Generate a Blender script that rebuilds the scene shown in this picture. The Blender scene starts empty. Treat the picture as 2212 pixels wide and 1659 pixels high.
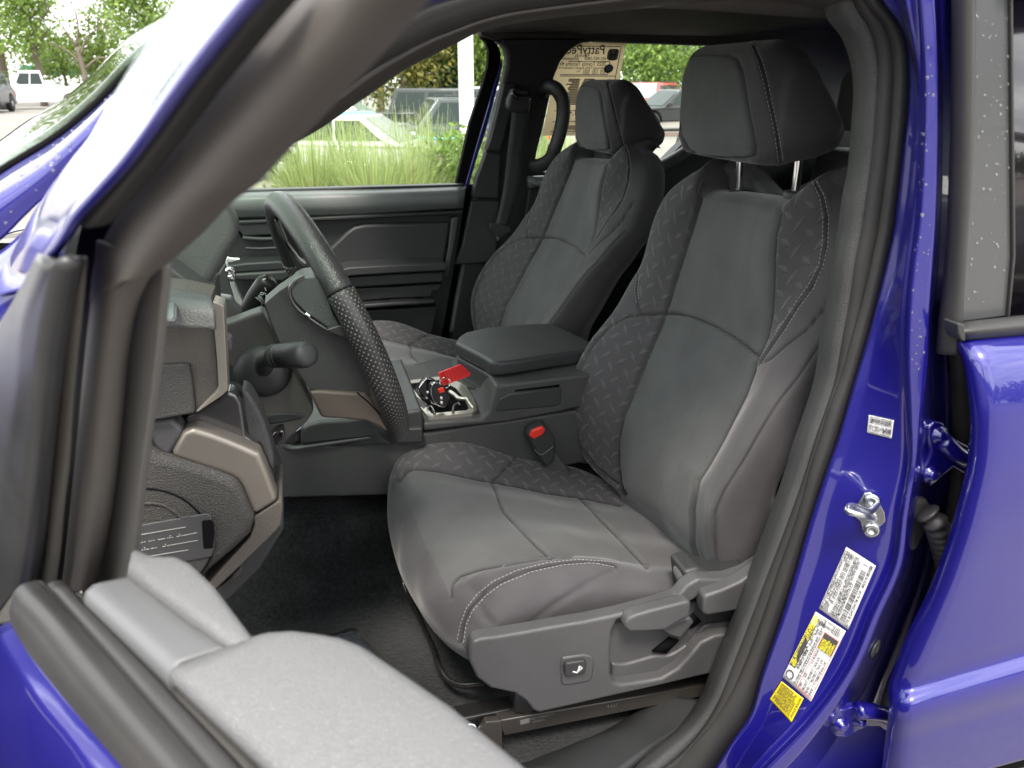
import bpy, bmesh, math, random
import numpy as np
from mathutils import Vector, Matrix
from mathutils.bvhtree import BVHTree
random.seed(7); rng = np.random.default_rng(7)
R = math.radians
SC = bpy.context.scene; COL = SC.collection
# ---------------------------------------------------------------- camera, world, sun, exposure
CAM = np.array([0., 0., 1.58]); YAW = R(15); PIT = R(-21.2); F = 1661.
cd = bpy.data.cameras.new('camera'); cam = bpy.data.objects.new('camera', cd); COL.objects.link(cam)
cam.location = CAM; cam.rotation_euler = (R(90) + PIT, 0, -YAW)
cd.sensor_width = 36; cd.lens = 36 * F / 2212; cd.clip_start = .02; cd.clip_end = 2000
cd.dof.use_dof = True; cd.dof.focus_distance = 1.25; cd.dof.aperture_fstop = 9
SC.camera = cam
SC.view_settings.view_transform = 'Standard'; SC.view_settings.look = 'None'
SC.view_settings.exposure = 1.82; SC.view_settings.gamma = 1
W = bpy.data.worlds.new('World'); SC.world = W; W.use_nodes = True
SUN_EL, SUN_AZ = R(58), R(200)
def build_world():
    nt = W.node_tree; nt.nodes.clear(); N = nt.nodes.new; L = nt.links.new
    out = N('ShaderNodeOutputWorld'); bg = N('ShaderNodeBackground'); bg.inputs['Strength'].default_value = .1
    sky = N('ShaderNodeTexSky'); sky.sky_type = 'NISHITA'; sky.sun_disc = False
    sky.sun_elevation = SUN_EL; sky.sun_rotation = SUN_AZ
    tc = N('ShaderNodeTexCoord'); mp = N('ShaderNodeMapping'); mp.inputs['Scale'].default_value = (1, 1, 2.6)
    nz = N('ShaderNodeTexNoise'); nz.inputs['Scale'].default_value = 2.2; nz.inputs['Detail'].default_value = 5
    cr = N('ShaderNodeValToRGB'); cr.color_ramp.elements[0].position = .36; cr.color_ramp.elements[1].position = .56
    cr.color_ramp.elements[0].color = (.72, .72, .72, 1); cr.color_ramp.elements[1].color = (1, 1, 1, 1)
    n2 = N('ShaderNodeTexNoise'); n2.inputs['Scale'].default_value = 3.1; n2.inputs['Detail'].default_value = 4
    c2 = N('ShaderNodeValToRGB'); c2.color_ramp.elements[0].position = .35; c2.color_ramp.elements[1].position = .65
    c2.color_ramp.elements[0].color = (7.5, 7.7, 8.1, 1); c2.color_ramp.elements[1].color = (13.5, 13.4, 13.2, 1)
    mx = N('ShaderNodeMixRGB')
    L(tc.outputs['Generated'], mp.inputs[0]); L(mp.outputs[0], nz.inputs[0]); L(mp.outputs[0], n2.inputs[0])
    L(nz.outputs[0], cr.inputs[0]); L(n2.outputs[0], c2.inputs[0])
    L(cr.outputs[0], mx.inputs[0]); L(sky.outputs[0], mx.inputs[1]); L(c2.outputs[0], mx.inputs[2])
    L(mx.outputs[0], bg.inputs[0]); L(bg.outputs[0], out.inputs[0])
build_world()
sd = bpy.data.lights.new('sun', 'SUN'); sd.energy = 1.5; sd.angle = R(14); sd.color = (1, .93, .84)
sun = bpy.data.objects.new('sun', sd); COL.objects.link(sun)
sun.rotation_euler = (R(90) - SUN_EL, 0, R(180) - SUN_AZ)

# ---------------------------------------------------------------- picture geometry helpers
fw = np.array([math.sin(YAW)*math.cos(PIT), math.cos(YAW)*math.cos(PIT), math.sin(PIT)])
rt = np.array([math.cos(YAW), -math.sin(YAW), 0]); upv = np.cross(rt, fw)
def ray(x, y): return fw + rt*(x-1106)/F + upv*(829.5-y)/F
def U(x, y, Y): d = ray(x, y); return CAM + d*(Y/d[1])          # sight line to the plane at distance Y
def UZ(x, y, Z): d = ray(x, y); return CAM + d*((Z-CAM[2])/d[2])
DO = np.array([-.160, .484, 1.27]); DD = np.array([-.5706, .8212, 0]); DN = np.array([.8212, .5706, 0])
def UD(x, y, off=0):                                             # plane of the opened front door
    d = ray(x, y); t = np.dot(DO + DN*off - CAM, DN)/np.dot(d, DN); return CAM + d*t
def PR(P):
    q = np.asarray(P) - CAM; z = q@fw; return np.stack([1106 + F*(q@rt)/z, 829.5 - F*(q@upv)/z], -1), z

# ---------------------------------------------------------------- materials
class NT:
    def __init__(s, name):
        s.m = bpy.data.materials.new(name); s.m.use_nodes = True; s.t = s.m.node_tree
        s.b = s.t.nodes['Principled BSDF']; s.out = s.t.nodes['Material Output']
    def n(s, typ, **k):
        q = s.t.nodes.new(typ)
        for a, v in k.items(): setattr(q, a, v)
        return q
    def l(s, a, b): s.t.links.new(a, b)
    def M(s, op, a, b=None, c=None):
        q = s.n('ShaderNodeMath', operation=op)
        for i, v in enumerate((a, b, c)):
            if v is None: continue
            if isinstance(v, (int, float)): q.inputs[i].default_value = v
            else: s.l(v, q.inputs[i])
        return q.outputs[0]
    def coord(s, kind='Object', scale=1, rot=0):
        tc = s.n('ShaderNodeTexCoord'); mp = s.n('ShaderNodeMapping')
        mp.inputs['Scale'].default_value = scale if isinstance(scale, tuple) else (scale,)*3
        mp.inputs['Rotation'].default_value = (0, 0, rot)
        s.l(tc.outputs[kind], mp.inputs[0]); return mp.outputs[0]
    def noise(s, vec, scale, detail=3, rough=.55):
        q = s.n('ShaderNodeTexNoise'); q.inputs['Scale'].default_value = scale
        q.inputs['Detail'].default_value = detail; q.inputs['Roughness'].default_value = rough
        s.l(vec, q.inputs['Vector']); return q.outputs[0]
    def voro(s, vec, scale, feat='F1'):
        q = s.n('ShaderNodeTexVoronoi', feature=feat); q.inputs['Scale'].default_value = scale
        s.l(vec, q.inputs['Vector']); return q.outputs[0]
    def ramp(s, fac, stops):
        q = s.n('ShaderNodeValToRGB'); e = q.color_ramp.elements
        while len(e) < len(stops): e.new(.5)
        for i, (p, c) in enumerate(stops):
            e[i].position = p; e[i].color = (c if isinstance(c, tuple) else (c,)*3) + (1,)
        s.l(fac, q.inputs[0]); return q.outputs[0]
    def seam(s, col):  # darkens the cloth along seams: groove shade put into the colour
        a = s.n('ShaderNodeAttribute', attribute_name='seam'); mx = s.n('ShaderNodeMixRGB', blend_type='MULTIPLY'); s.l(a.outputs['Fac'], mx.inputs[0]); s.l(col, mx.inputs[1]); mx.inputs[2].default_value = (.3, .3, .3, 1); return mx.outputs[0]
    def bump(s, h, strength, dist, prev=None):
        q = s.n('ShaderNodeBump'); q.inputs['Strength'].default_value = strength; q.inputs['Distance'].default_value = dist
        s.l(h, q.inputs['Height'])
        if prev: s.l(prev, q.inputs['Normal'])
        return q.outputs[0]
    def set(s, **k):
        for a, v in k.items():
            a = a.replace('_', ' ')
            i = s.b.inputs[a]
            if hasattr(v, 'is_linked') or not isinstance(v, (int, float, tuple)): s.l(v, i)
            else: i.default_value = v + (1,) if isinstance(v, tuple) and len(v) == 3 else v
        return s
def grain(name, c, rough=.5, kind='leather', sc=330, st=.35, var=.12, spec=.5, metal=0, coat=0, dist=.0006):
    t = NT(name); co = t.coord()
    big = t.noise(co, 9, 3); col = t.ramp(big, [(.3, tuple(v*(1-var) for v in c)), (.7, tuple(v*(1+var) for v in c))])
    if kind == 'leather':
        v = t.voro(co, sc, 'DISTANCE_TO_EDGE'); h = t.M('MINIMUM', t.M('MULTIPLY', v, 4.5), 1.0)
        nn = t.noise(co, sc*.5, 2); h = t.M('ADD', h, t.M('MULTIPLY', nn, .5))
    elif kind == 'fine': h = t.noise(co, sc, 3)
    elif kind == 'twill':
        w = t.n('ShaderNodeTexWave', wave_type='BANDS', bands_direction='DIAGONAL'); w.inputs['Scale'].default_value = sc
        w.inputs['Distortion'].default_value = .6; w.inputs['Detail'].default_value = 1; t.l(co, w.inputs[0])
        h = t.M('ADD', w.outputs[1], t.noise(co, 900, 2))
    rr = t.M('ADD', t.M('MULTIPLY', t.noise(co, 23, 4), .14), rough - .07)
    t.set(Base_Color=col, Roughness=rr, Normal=t.bump(h, st, dist), Metallic=metal, Coat_Weight=coat)
    t.b.inputs['Specular IOR Level'].default_value = spec
    return t.m
def plain(name, c, rough=.5, metal=0, spec=.5, coat=0, emit=None, trans=0):
    t = NT(name).set(Base_Color=tuple(c), Roughness=rough, Metallic=metal, Coat_Weight=coat)
    t.b.inputs['Specular IOR Level'].default_value = spec; t.b.inputs['Transmission Weight'].default_value = trans
    return t.m
def tread(name, c):                                              # seat cloth with an embossed tread-plate pattern
    t = NT(name); uv = t.coord('UV', 1/.0262, R(-46)); sp = t.n('ShaderNodeSeparateXYZ'); t.l(uv, sp.inputs[0])
    x, y = sp.outputs[0], sp.outputs[1]; fx = t.M('FLOOR', x); fy = t.M('FLOOR', y)
    lx = t.M('SUBTRACT', t.M('SUBTRACT', x, fx), .5); ly = t.M('SUBTRACT', t.M('SUBTRACT', y, fy), .5)
    par = t.M('FLOORED_MODULO', t.M('ADD', fx, fy), 2.0); ip = t.M('SUBTRACT', 1.0, par)
    a = t.M('ADD', t.M('MULTIPLY', lx, par), t.M('MULTIPLY', ly, ip)); b = t.M('ADD', t.M('MULTIPLY', ly, par), t.M('MULTIPLY', lx, ip))
    w = t.M('MULTIPLY', t.M('SUBTRACT', .5, t.M('ABSOLUTE', a)), .5)
    d = t.M('MAXIMUM', t.M('SUBTRACT', 1.0, t.M('DIVIDE', t.M('ABSOLUTE', b), t.M('MAXIMUM', w, .01))), 0.0)
    d = t.M('MULTIPLY', d, t.M('MINIMUM', t.M('MULTIPLY', w, 14.0), 1.0))
    co = t.coord(); soft = t.noise(co, 40, 3)
    col = t.ramp(t.M('ADD', t.M('MULTIPLY', d, .5), t.M('MULTIPLY', soft, .3)), [(.12, c), (.7, tuple(v*1.65 for v in c))])
    w2 = t.n('ShaderNodeTexWave', wave_type='BANDS', bands_direction='DIAGONAL'); w2.inputs['Scale'].default_value = 210
    w2.inputs['Distortion'].default_value = .6; t.l(co, w2.inputs[0])
    nb = t.bump(d, .9, .0016); nb = t.bump(w2.outputs[1], .18, .0004, nb); nb = t.bump(soft, .3, .004, nb)
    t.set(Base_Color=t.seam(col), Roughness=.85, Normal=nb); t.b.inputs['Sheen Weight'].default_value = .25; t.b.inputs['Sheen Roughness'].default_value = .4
    t.b.inputs['Specular IOR Level'].default_value = .25
    return t.m
def cloth(name, c, sc=210, st=.3):
    t = NT(name); co = t.coord(); w = t.n('ShaderNodeTexWave', wave_type='BANDS', bands_direction='DIAGONAL')
    w.inputs['Scale'].default_value = sc; w.inputs['Distortion'].default_value = .6; t.l(co, w.inputs[0])
    big = t.noise(co, 14, 4); col = t.ramp(big, [(.3, tuple(v*.88 for v in c)), (.7, tuple(v*1.12 for v in c))])
    nb = t.bump(t.M('ADD', w.outputs[1], t.noise(co, 1400, 2)), st, .0004); nb = t.bump(big, .25, .006, nb)
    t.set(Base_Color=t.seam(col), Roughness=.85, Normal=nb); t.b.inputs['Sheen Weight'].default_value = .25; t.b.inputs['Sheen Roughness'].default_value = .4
    t.b.inputs['Specular IOR Level'].default_value = .25
    return t.m
def carpet(name, c):
    t = NT(name); co = t.coord(); n1 = t.noise(co, 130, 6, .85); n2 = t.noise(co, 12, 3)
    col = t.ramp(t.M('ADD', t.M('MULTIPLY', n1, .8), t.M('MULTIPLY', n2, .25)), [(.42, tuple(v*.2 for v in c)), (.62, tuple(v*4.0 for v in c))])
    t.set(Base_Color=col, Roughness=.95, Normal=t.bump(n1, 1, .004)); t.b.inputs['Specular IOR Level'].default_value = .1
    t.b.inputs['Sheen Weight'].default_value = .15
    return t.m
def carpaint(name, c, metal=0, rough=.3, cior=1.5, coat=1.0):
    t = NT(name); co = t.coord(); f = t.noise(co, 1500, 1)
    col = t.ramp(f, [(.3, tuple(v*.8 for v in c)), (.7, tuple(v*1.25 for v in c))])
    t.set(Base_Color=col, Metallic=metal, Roughness=rough, Coat_Weight=coat, Coat_Roughness=.03, Coat_IOR=cior); return t.m
def glass_mat(name, tint=(.86, .93, .88), ior=1.45):
    t = NT(name); t.t.nodes.remove(t.b); fr = t.n('ShaderNodeFresnel'); bf = t.n('ShaderNodeNewGeometry').outputs['Backfacing']; t.l(t.M('ADD', t.M('MULTIPLY', bf, 1/ior-ior), ior), fr.inputs[0])
    tr = t.n('ShaderNodeBsdfTransparent'); tr.inputs[0].default_value = tint + (1,)
    gl = t.n('ShaderNodeBsdfGlossy'); gl.inputs['Roughness'].default_value = .01; mx = t.n('ShaderNodeMixShader')
    t.l(fr.outputs[0], mx.inputs[0]); t.l(tr.outputs[0], mx.inputs[1]); t.l(gl.outputs[0], mx.inputs[2]); t.l(mx.outputs[0], t.out.inputs[0])
    return t.m
def leafmat(name, c1, c2, sc=1.2, trans=.35):
    t = NT(name); co = t.coord(); n = t.noise(co, sc, 3)
    gi = t.n('ShaderNodeNewGeometry'); r = t.M('ADD', t.M('MULTIPLY', gi.outputs['Random Per Island'], .55), t.M('MULTIPLY', n, .5))
    col = t.ramp(r, [(.15, c1), (.85, c2)])
    t.set(Base_Color=col, Roughness=.5); tl = t.n('ShaderNodeBsdfTranslucent'); mx = t.n('ShaderNodeMixShader'); mx.inputs[0].default_value = trans
    t.l(col, tl.inputs[0]); t.l(t.b.outputs[0], mx.inputs[1]); t.l(tl.outputs[0], mx.inputs[2]); t.l(mx.outputs[0], t.out.inputs[0])
    return t.m
M = {}
M['leather'] = grain('grained_plastic', (.052, .052, .052), .48, 'leather', 330, .55)
M['leather2'] = grain('coarse_grained_plastic', (.055, .052, .048), .5, 'leather', 330, .7, dist=.0008)
M['leather_lt'] = grain('brown_grained_plastic', (.085, .075, .066), .5, 'leather', 330, .6)
M['soft'] = grain('smooth_soft_plastic', (.030, .031, .032), .5, 'fine', 500, .12)
M['trim'] = grain('dark_door_plastic', (.024, .025, .026), .5, 'fine', 700, .2)
M['shield'] = grain('seat_shield_plastic', (.068, .067, .069), .42, 'leather', 600, .25)
M['rubber'] = grain('black_rubber', (.030, .029, .028), .5, 'fine', 300, .1)
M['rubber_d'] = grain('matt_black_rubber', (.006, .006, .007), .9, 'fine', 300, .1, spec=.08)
M['grey_run'] = grain('grey_door_channel', (.075, .066, .059), .7, 'fine', 500, .15, var=.06)
M['grey_clad'] = grain('grey_cladding', (.085, .078, .068), .5, 'fine', 600, .3)
M['doortop'] = grain('light_textured_plastic', (.135, .135, .136), .45, 'leather', 450, .6, var=.03)
M['headliner'] = grain('headliner_cloth', (.075, .070, .066), .95, 'fine', 800, .3, spec=.1)
M['insert'] = cloth('smooth_seat_cloth', (.080, .081, .082), 420, .12)
M['cloth'] = cloth('twill_seat_cloth', (.068, .064, .068), 210, .5)
M['tread'] = tread('tread_pattern_cloth', (.060, .057, .060))
M['seamdark'] = plain('dark_seam_shade', (.035, .035, .036), .9, 0, .1)  # groove shade of the seams as a flat colour, left unused
M['thread'] = plain('pale_thread', (.30, .295, .29), .8)
M['carpet'] = carpet('black_carpet', (.0045, .005, .0055))
M['mat'] = carpet('floor_mat_cloth', (.010, .013, .018))
M['blue'] = carpaint('blue_paint', (.008, .006, .17), .25, .34, 1.62)
M['chrome'] = plain('chrome', (.75, .75, .75), .08, 1)
M['zinc'] = grain('zinc_steel', (.62, .64, .66), .28, 'fine', 90, .1, metal=1)
M['champagne'] = grain('satin_champagne_trim', (.25, .225, .195), .38, 'fine', 900, .05, var=.04, metal=.55)
M['silver'] = plain('satin_silver', (.50, .48, .42), .32, .8)
M['gloss'] = plain('glossy_black', (.012, .010, .012), .09, 0, .6, 1)
M['dkmetal'] = grain('black_coated_steel', (.020, .019, .018), .28, 'fine', 200, .08, coat=.4)
M['brownmetal'] = grain('grey_steel_bracket', (.065, .058, .052), .36, 'fine', 200, .1, metal=.3)
M['red'] = plain('red_plastic', (.75, .035, .02), .35)
M['redtag'] = plain('red_key_tag', (.85, .04, .04), .3, 0, .5, .4)
M['white'] = plain('white_label', (.58, .58, .58), .4, 0, .3)
M['yellow'] = plain('yellow_label', (.60, .48, .005), .4, 0, .3)
M['ink'] = plain('black_ink', (.05, .05, .05), .5)
M['inkgrey'] = plain('grey_ink', (.16, .16, .16), .5)
M['inkred'] = plain('red_ink', (.7, .04, .03), .5)
M['inkyel'] = plain('yellow_ink', (.85, .75, .02), .5)
M['marking'] = plain('white_marking', (.75, .75, .75), .4)
M['glass'] = glass_mat('window_glass', (.95, .98, .95), 1.16)
M['perf'] = None
def perf():
    t = NT('perforated_leather'); uv = t.coord('UV', 1/.0056, R(45)); sp = t.n('ShaderNodeSeparateXYZ'); t.l(uv, sp.inputs[0])
    a = t.M('SUBTRACT', t.M('FRACT', sp.outputs[0]), .5); b = t.M('SUBTRACT', t.M('FRACT', sp.outputs[1]), .5)
    r = t.M('SQRT', t.M('ADD', t.M('MULTIPLY', a, a), t.M('MULTIPLY', b, b)))
    hole = t.M('LESS_THAN', r, .2)
    col = t.ramp(hole, [(.4, (.034, .033, .032)), (.6, (.22, .215, .205))])
    h = t.M('MINIMUM', t.M('MULTIPLY', r, 4.0), 1.0)
    t.set(Base_Color=col, Roughness=.36, Normal=t.bump(h, 1, .0012)); return t.m
M['perf'] = perf()
M['trim_b'] = grain('brown_pillar_plastic', (.05, .044, .04), .5, 'fine', 500, .15)
M['belt'] = grain('grey_belt_plastic', (.14, .147, .144), .32, 'leather', 500, .2)
M['webbing'] = grain('belt_webbing', (.030, .030, .032), .6, 'fine', 700, .5)
M['tint'] = plain('tinted_glass', (.01, .012, .012), .06, 0, .5)
M['carpet_lt'] = carpet('grey_carpet', (.020, .021, .0215))
M['leather_g'] = grain('grey_green_grained_plastic', (.078, .082, .078), .46, 'leather', 330, .5)
M['ventgrey'] = plain('vent_plastic', (.09, .11, .11), .35)
M['champagne2'] = grain('pale_champagne_trim', (.34, .31, .265), .35, 'fine', 900, .04, var=.03, metal=.5)
M['gunmetal'] = plain('gunmetal_gloss', (.10, .095, .095), .22, .6, .5, .6)
M['shield_g'] = grain('column_plastic', (.075, .072, .066), .5, 'fine', 700, .2, var=.05)
M['marking_d'] = plain('pale_marking', (.35, .34, .32), .5)
M['emblem'] = plain('grey_emblem_ink', (.16, .16, .16), .5)
M['silver_b'] = plain('bright_silver', (.7, .7, .68), .25, .7)
M['gloss2'] = grain('satin_black_plastic', (.010, .010, .010), .38, 'fine', 400, .08, spec=.2)
M['hubp'] = grain('hub_leather', (.036, .037, .037), .45, 'leather', 420, .35)
M['hubg'] = grain('airbag_leather', (.050, .055, .054), .42, 'leather', 420, .45)
M['brown'] = plain('brown_satin_plastic', (.095, .075, .062), .42)
M['clad_b'] = plain('rubber_edge', (.05, .047, .043), .5)
M['grey_top'] = grain('pale_grey_plastic', (.11, .112, .114), .42, 'fine', 900, .3, var=.03)
M['clad_g'] = grain('guide_plastic', (.10, .095, .088), .45, 'fine', 900, .35, var=.05)
M['sail'] = grain('mirror_mount_plastic', (.028, .028, .029), .38, 'fine', 60, .05, var=.3)
M['screen'] = glass_mat('windscreen_glass', (.70, .78, .72), 1.5)
M['ink_r'] = plain('dark_red_ink', (.15, .005, .005), .5)
M['paper'] = leafmat('tan_paper', (.74, .66, .52), (.78, .69, .55), 1, .7)
M['inkblue'] = plain('blue_ink', (.02, .03, .12), .5)
M['inkpale'] = plain('pale_ink', (.25, .27, .35), .5)
M['gloss_b'] = plain('satin_window_pillar', (.06, .062, .064), .30, 0, .6, .3)
M['rimleather'] = grain('steering_leather', (.030, .030, .030), .34, 'leather', 300, .35, dist=.0007)

# ---------------------------------------------------------------- objects
BASE = {}
def tag(o, label=None, cat=None, group=None, kind=None):
    if label: o['label'] = label
    if cat: o['category'] = cat
    if group: o['group'] = group
    if kind: o['kind'] = kind
    return o
def empty(name, loc, rz=0):
    o = bpy.data.objects.new(name, None); COL.objects.link(o); o.location = loc; o.rotation_euler = (0, 0, rz)
    o.empty_display_size = .1; BASE[o.name] = np.array(loc, float); return o
def base_of(o):
    b = np.zeros(3)
    while o is not None:
        b = b + np.array(o.location); o = o.parent
    return b
def obj(name, verts, faces, mats, parent=None, smooth=True, mi=None, uv=None, world=True, attr=None):
    verts = np.asarray(verts, float)
    if parent is not None and world: verts = verts - base_of(parent)
    me = bpy.data.meshes.new(name); me.from_pydata(verts.tolist(), [], [tuple(int(i) for i in f) for f in faces])
    if not isinstance(mats, (list, tuple)): mats = [mats]
    for m in mats: me.materials.append(m)
    if mi is not None: me.polygons.foreach_set('material_index', np.asarray(mi, dtype=np.int32))
    if smooth: me.polygons.foreach_set('use_smooth', np.ones(len(me.polygons), bool))
    if uv is not None:
        lay = me.uv_layers.new(name='UVMap'); li = np.empty(len(me.loops), np.int32); me.loops.foreach_get('vertex_index', li)
        lay.data.foreach_set('uv', np.asarray(uv)[li].ravel())
    if attr is not None: me.attributes.new('seam', 'FLOAT', 'POINT').data.foreach_set('value', np.asarray(attr, dtype=np.float32))
    me.update(); o = bpy.data.objects.new(name, me); COL.objects.link(o)
    if parent is not None: o.parent = parent
    return o
def bev(o, w=.004, seg=3, ang=35):
    b = o.modifiers.new('bevel', 'BEVEL'); b.width = w; b.segments = seg; b.limit_method = 'ANGLE'; b.angle_limit = R(ang)
    b.harden_normals = False
    try: o.data.set_sharp_from_angle(angle=R(50))
    except Exception: pass
    return o
def solid(o, t, off=-1):
    s = o.modifiers.new('solid', 'SOLIDIFY'); s.thickness = t; s.offset = off; return o
def prism(name, pts, vec, mat, parent=None, bv=.003, seg=3, smooth=True):
    """closed outline (3D points) pushed along vec"""
    p = np.asarray(pts, float); v = np.asarray(vec, float); n = len(p)
    q = np.vstack([p, p + v]); a = np.zeros(3)
    for i in range(n): a += np.cross(p[i], p[(i+1) % n])
    if np.dot(a, v) < 0: f = [list(range(n)), list(range(2*n-1, n-1, -1))] + [(i, i+n, (i+1) % n+n, (i+1) % n) for i in range(n)]
    else: f = [list(range(n-1, -1, -1)), list(range(n, 2*n))] + [(i, (i+1) % n, (i+1) % n+n, i+n) for i in range(n)]
    o = obj(name, q, f, mat, parent, smooth)
    if bv: bev(o, bv, seg)
    return o
def slabY(name, px, Y, th, mat, parent=None, bv=.003, **k): return prism(name, [U(x, y, Y) for x, y in px], (0, th, 0), mat, parent, bv, **k)
def slabZ(name, px, Z, th, mat, parent=None, bv=.003, **k): return prism(name, [UZ(x, y, Z) for x, y in px], (0, 0, -th), mat, parent, bv, **k)
def slabD(name, px, off, th, mat, parent=None, bv=.002, **k): return prism(name, [UD(x, y, off) for x, y in px], DN*th, mat, parent, bv, **k)
def resamp(P, n, key=None):
    P = np.asarray(P, float)
    if key is None: s = np.r_[0, np.cumsum(np.linalg.norm(np.diff(P, axis=0), axis=1))]
    else: s = np.asarray(key, float)
    s = (s - s[0])/(s[-1]-s[0]); t = np.linspace(0, 1, n) if np.isscalar(n) else np.asarray(n)
    # Catmull-Rom (non-uniform Hermite)
    m = np.zeros_like(P); m[1:-1] = ((P[2:]-P[1:-1])/(s[2:]-s[1:-1])[:, None]*(s[1:-1]-s[:-2])[:, None] + (P[1:-1]-P[:-2])/(s[1:-1]-s[:-2])[:, None]*(s[2:]-s[1:-1])[:, None])/(s[2:]-s[:-2])[:, None] if len(P) > 2 else 0
    m[0] = (P[1]-P[0])/(s[1]-s[0]); m[-1] = (P[-1]-P[-2])/(s[-1]-s[-2])
    i = np.clip(np.searchsorted(s, t, 'right')-1, 0, len(s)-2); h = (s[i+1]-s[i]); u = ((t-s[i])/h)[:, None]; h = h[:, None]
    return (2*u**3-3*u**2+1)*P[i] + (u**3-2*u**2+u)*h*m[i] + (-2*u**3+3*u**2)*P[i+1] + (u**3-u**2)*h*m[i+1]
def lin(P, n):
    P = np.asarray(P, float); s = np.r_[0, np.cumsum(np.linalg.norm(np.diff(P, axis=0), axis=1))]; s /= s[-1]
    t = np.linspace(0, 1, n); return np.stack([np.interp(t, s, P[:, k]) for k in range(P.shape[1])], 1)
def grid_faces(nu, nv, close=False):
    f = []
    for i in range(nu if close else nu-1):
        a = i*nv; b = ((i+1) % nu)*nv
        for j in range(nv-1): f.append((a+j, b+j, b+j+1, a+j+1))
    return f
def loft(cols, nu, nv, smooth_u=True, close=False):
    """cols: list of 3D polylines -> (nu*nv) grid; first along each column, then across"""
    C = np.array([resamp(c, nv) for c in cols])                   # ncol,nv,3
    if close: C = np.concatenate([C, C[:1]])
    out = np.zeros((nu, nv, 3)); key = np.r_[0, np.cumsum(np.linalg.norm(np.diff(C, axis=0), axis=2).mean(1))]
    for j in range(nv): out[:, j] = resamp(C[:, j], nu, key) if smooth_u else np.stack([np.interp(np.linspace(0, 1, nu), key/key[-1], C[:, j, k]) for k in range(3)], 1)
    return out
def patch(name, cols, mat, parent=None, nu=None, nv=40, th=0, smooth_u=True, off=-1, smooth=True):
    nu = nu or len(cols)*6; G = loft(cols, nu, nv, smooth_u)
    d = np.linalg.norm(np.diff(G, axis=0), axis=2).mean(1); e = np.linalg.norm(np.diff(G, axis=1), axis=2).mean(0)
    uu = np.r_[0, np.cumsum(d)]; vv = np.r_[0, np.cumsum(e)]
    uv = np.stack(np.meshgrid(uu, vv, indexing='ij'), -1).reshape(-1, 2)
    o = obj(name, G.reshape(-1, 3), grid_faces(nu, nv), mat, parent, smooth, uv=uv)
    if th: solid(o, th, off)
    return o
def frames(P):
    T = np.gradient(P, axis=0); T /= np.linalg.norm(T, axis=1)[:, None]
    N = np.zeros_like(P); a = np.array([0, 0, 1.]) if abs(T[0, 2]) < .9 else np.array([1., 0, 0])
    n = a - T[0]*np.dot(a, T[0]); n /= np.linalg.norm(n)
    for i in range(len(P)):
        n = n - T[i]*np.dot(n, T[i]); n /= np.linalg.norm(n); N[i] = n
    return T, N, np.cross(T, N)
def sweep(name, path, prof, mat, parent=None, closed=False, rad=None, n=None, up=None, uvs=False, smooth=True, caps=True):
    """prof: 2D profile points (normal, binormal)"""
    P = np.asarray(path, float)
    if n: P = resamp(P, n)
    T, N, B = frames(P)
    if up is not None:
        a = np.asarray(up, float); N = a - T*(T@a)[:, None]; N /= np.linalg.norm(N, axis=1)[:, None]; B = np.cross(T, N)
    pr = np.asarray(prof, float); k = len(pr); r = np.ones(len(P)) if rad is None else np.asarray(rad)
    V = P[:, None] + r[:, None, None]*(pr[None, :, :1]*N[:, None] + pr[None, :, 1:]*B[:, None])
    f = []
    for i in range(len(P)-1 + (1 if closed else 0)):
        i2 = (i+1) % len(P)
        for j in range(k): f.append((i*k+j, i*k+(j+1) % k, i2*k+(j+1) % k, i2*k+j))
    if not closed and caps: f += [list(range(k-1, -1, -1)), [(len(P)-1)*k+j for j in range(k)]]
    uv = None
    if uvs:
        s = np.r_[0, np.cumsum(np.linalg.norm(np.diff(P, axis=0), axis=1))]; c = np.r_[0, np.cumsum(np.linalg.norm(np.diff(pr, axis=0), axis=1))]*r.mean()
        uv = np.stack(np.meshgrid(s, c, indexing='ij'), -1).reshape(-1, 2)
    return obj(name, V.reshape(-1, 3), f, mat, parent, smooth, uv=uv)
def circ(r, k=12, e=1): return [(r*math.cos(2*math.pi*i/k), r*e*math.sin(2*math.pi*i/k)) for i in range(k)]
def tube(name, path, r, mat, parent=None, n=None, k=12, **kw): return sweep(name, path, circ(r, k), mat, parent, n=n, **kw)
def lathe(name, c, axis, prof, mat, parent=None, k=32, mats_i=None):
    """prof: list of (along axis, radius)"""
    c = np.asarray(c, float); a = np.asarray(axis, float); a /= np.linalg.norm(a)
    h = np.array([0, 0, 1.]) if abs(a[2]) < .9 else np.array([1., 0, 0]); n = np.cross(a, h); n /= np.linalg.norm(n); b = np.cross(a, n)
    V = []; f = []
    for t, r in prof:
        for i in range(k): V.append(c + a*t + r*(n*math.cos(2*math.pi*i/k) + b*math.sin(2*math.pi*i/k)))
    for j in range(len(prof)-1):
        for i in range(k): f.append((j*k+i, j*k+(i+1) % k, (j+1)*k+(i+1) % k, (j+1)*k+i))
    f += [list(range(k-1, -1, -1)), [(len(prof)-1)*k+i for i in range(k)]]
    return obj(name, V, f, mat, parent)
def bvh(o):
    b = base_of(o); me = o.data; v = [Vector(x.co) + Vector(b) for x in me.vertices]
    return BVHTree.FromPolygons(v, [tuple(p.vertices) for p in me.polygons])
def drape(tree, px, n=None, lift=.0006, dense=True):
    P = lin(np.array(px, float), n) if n else np.array(px, float); out = []; nrm = []
    for x, y in P:
        d = ray(x, y); h = tree.ray_cast(Vector(CAM), Vector(d).normalized())
        if h[0] is None: continue
        nn = np.array(h[1]); nn = nn if np.dot(nn, d) < 0 else -nn
        out.append(np.array(h[0]) + nn*lift); nrm.append(nn)
    return np.array(out), np.array(nrm)
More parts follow.
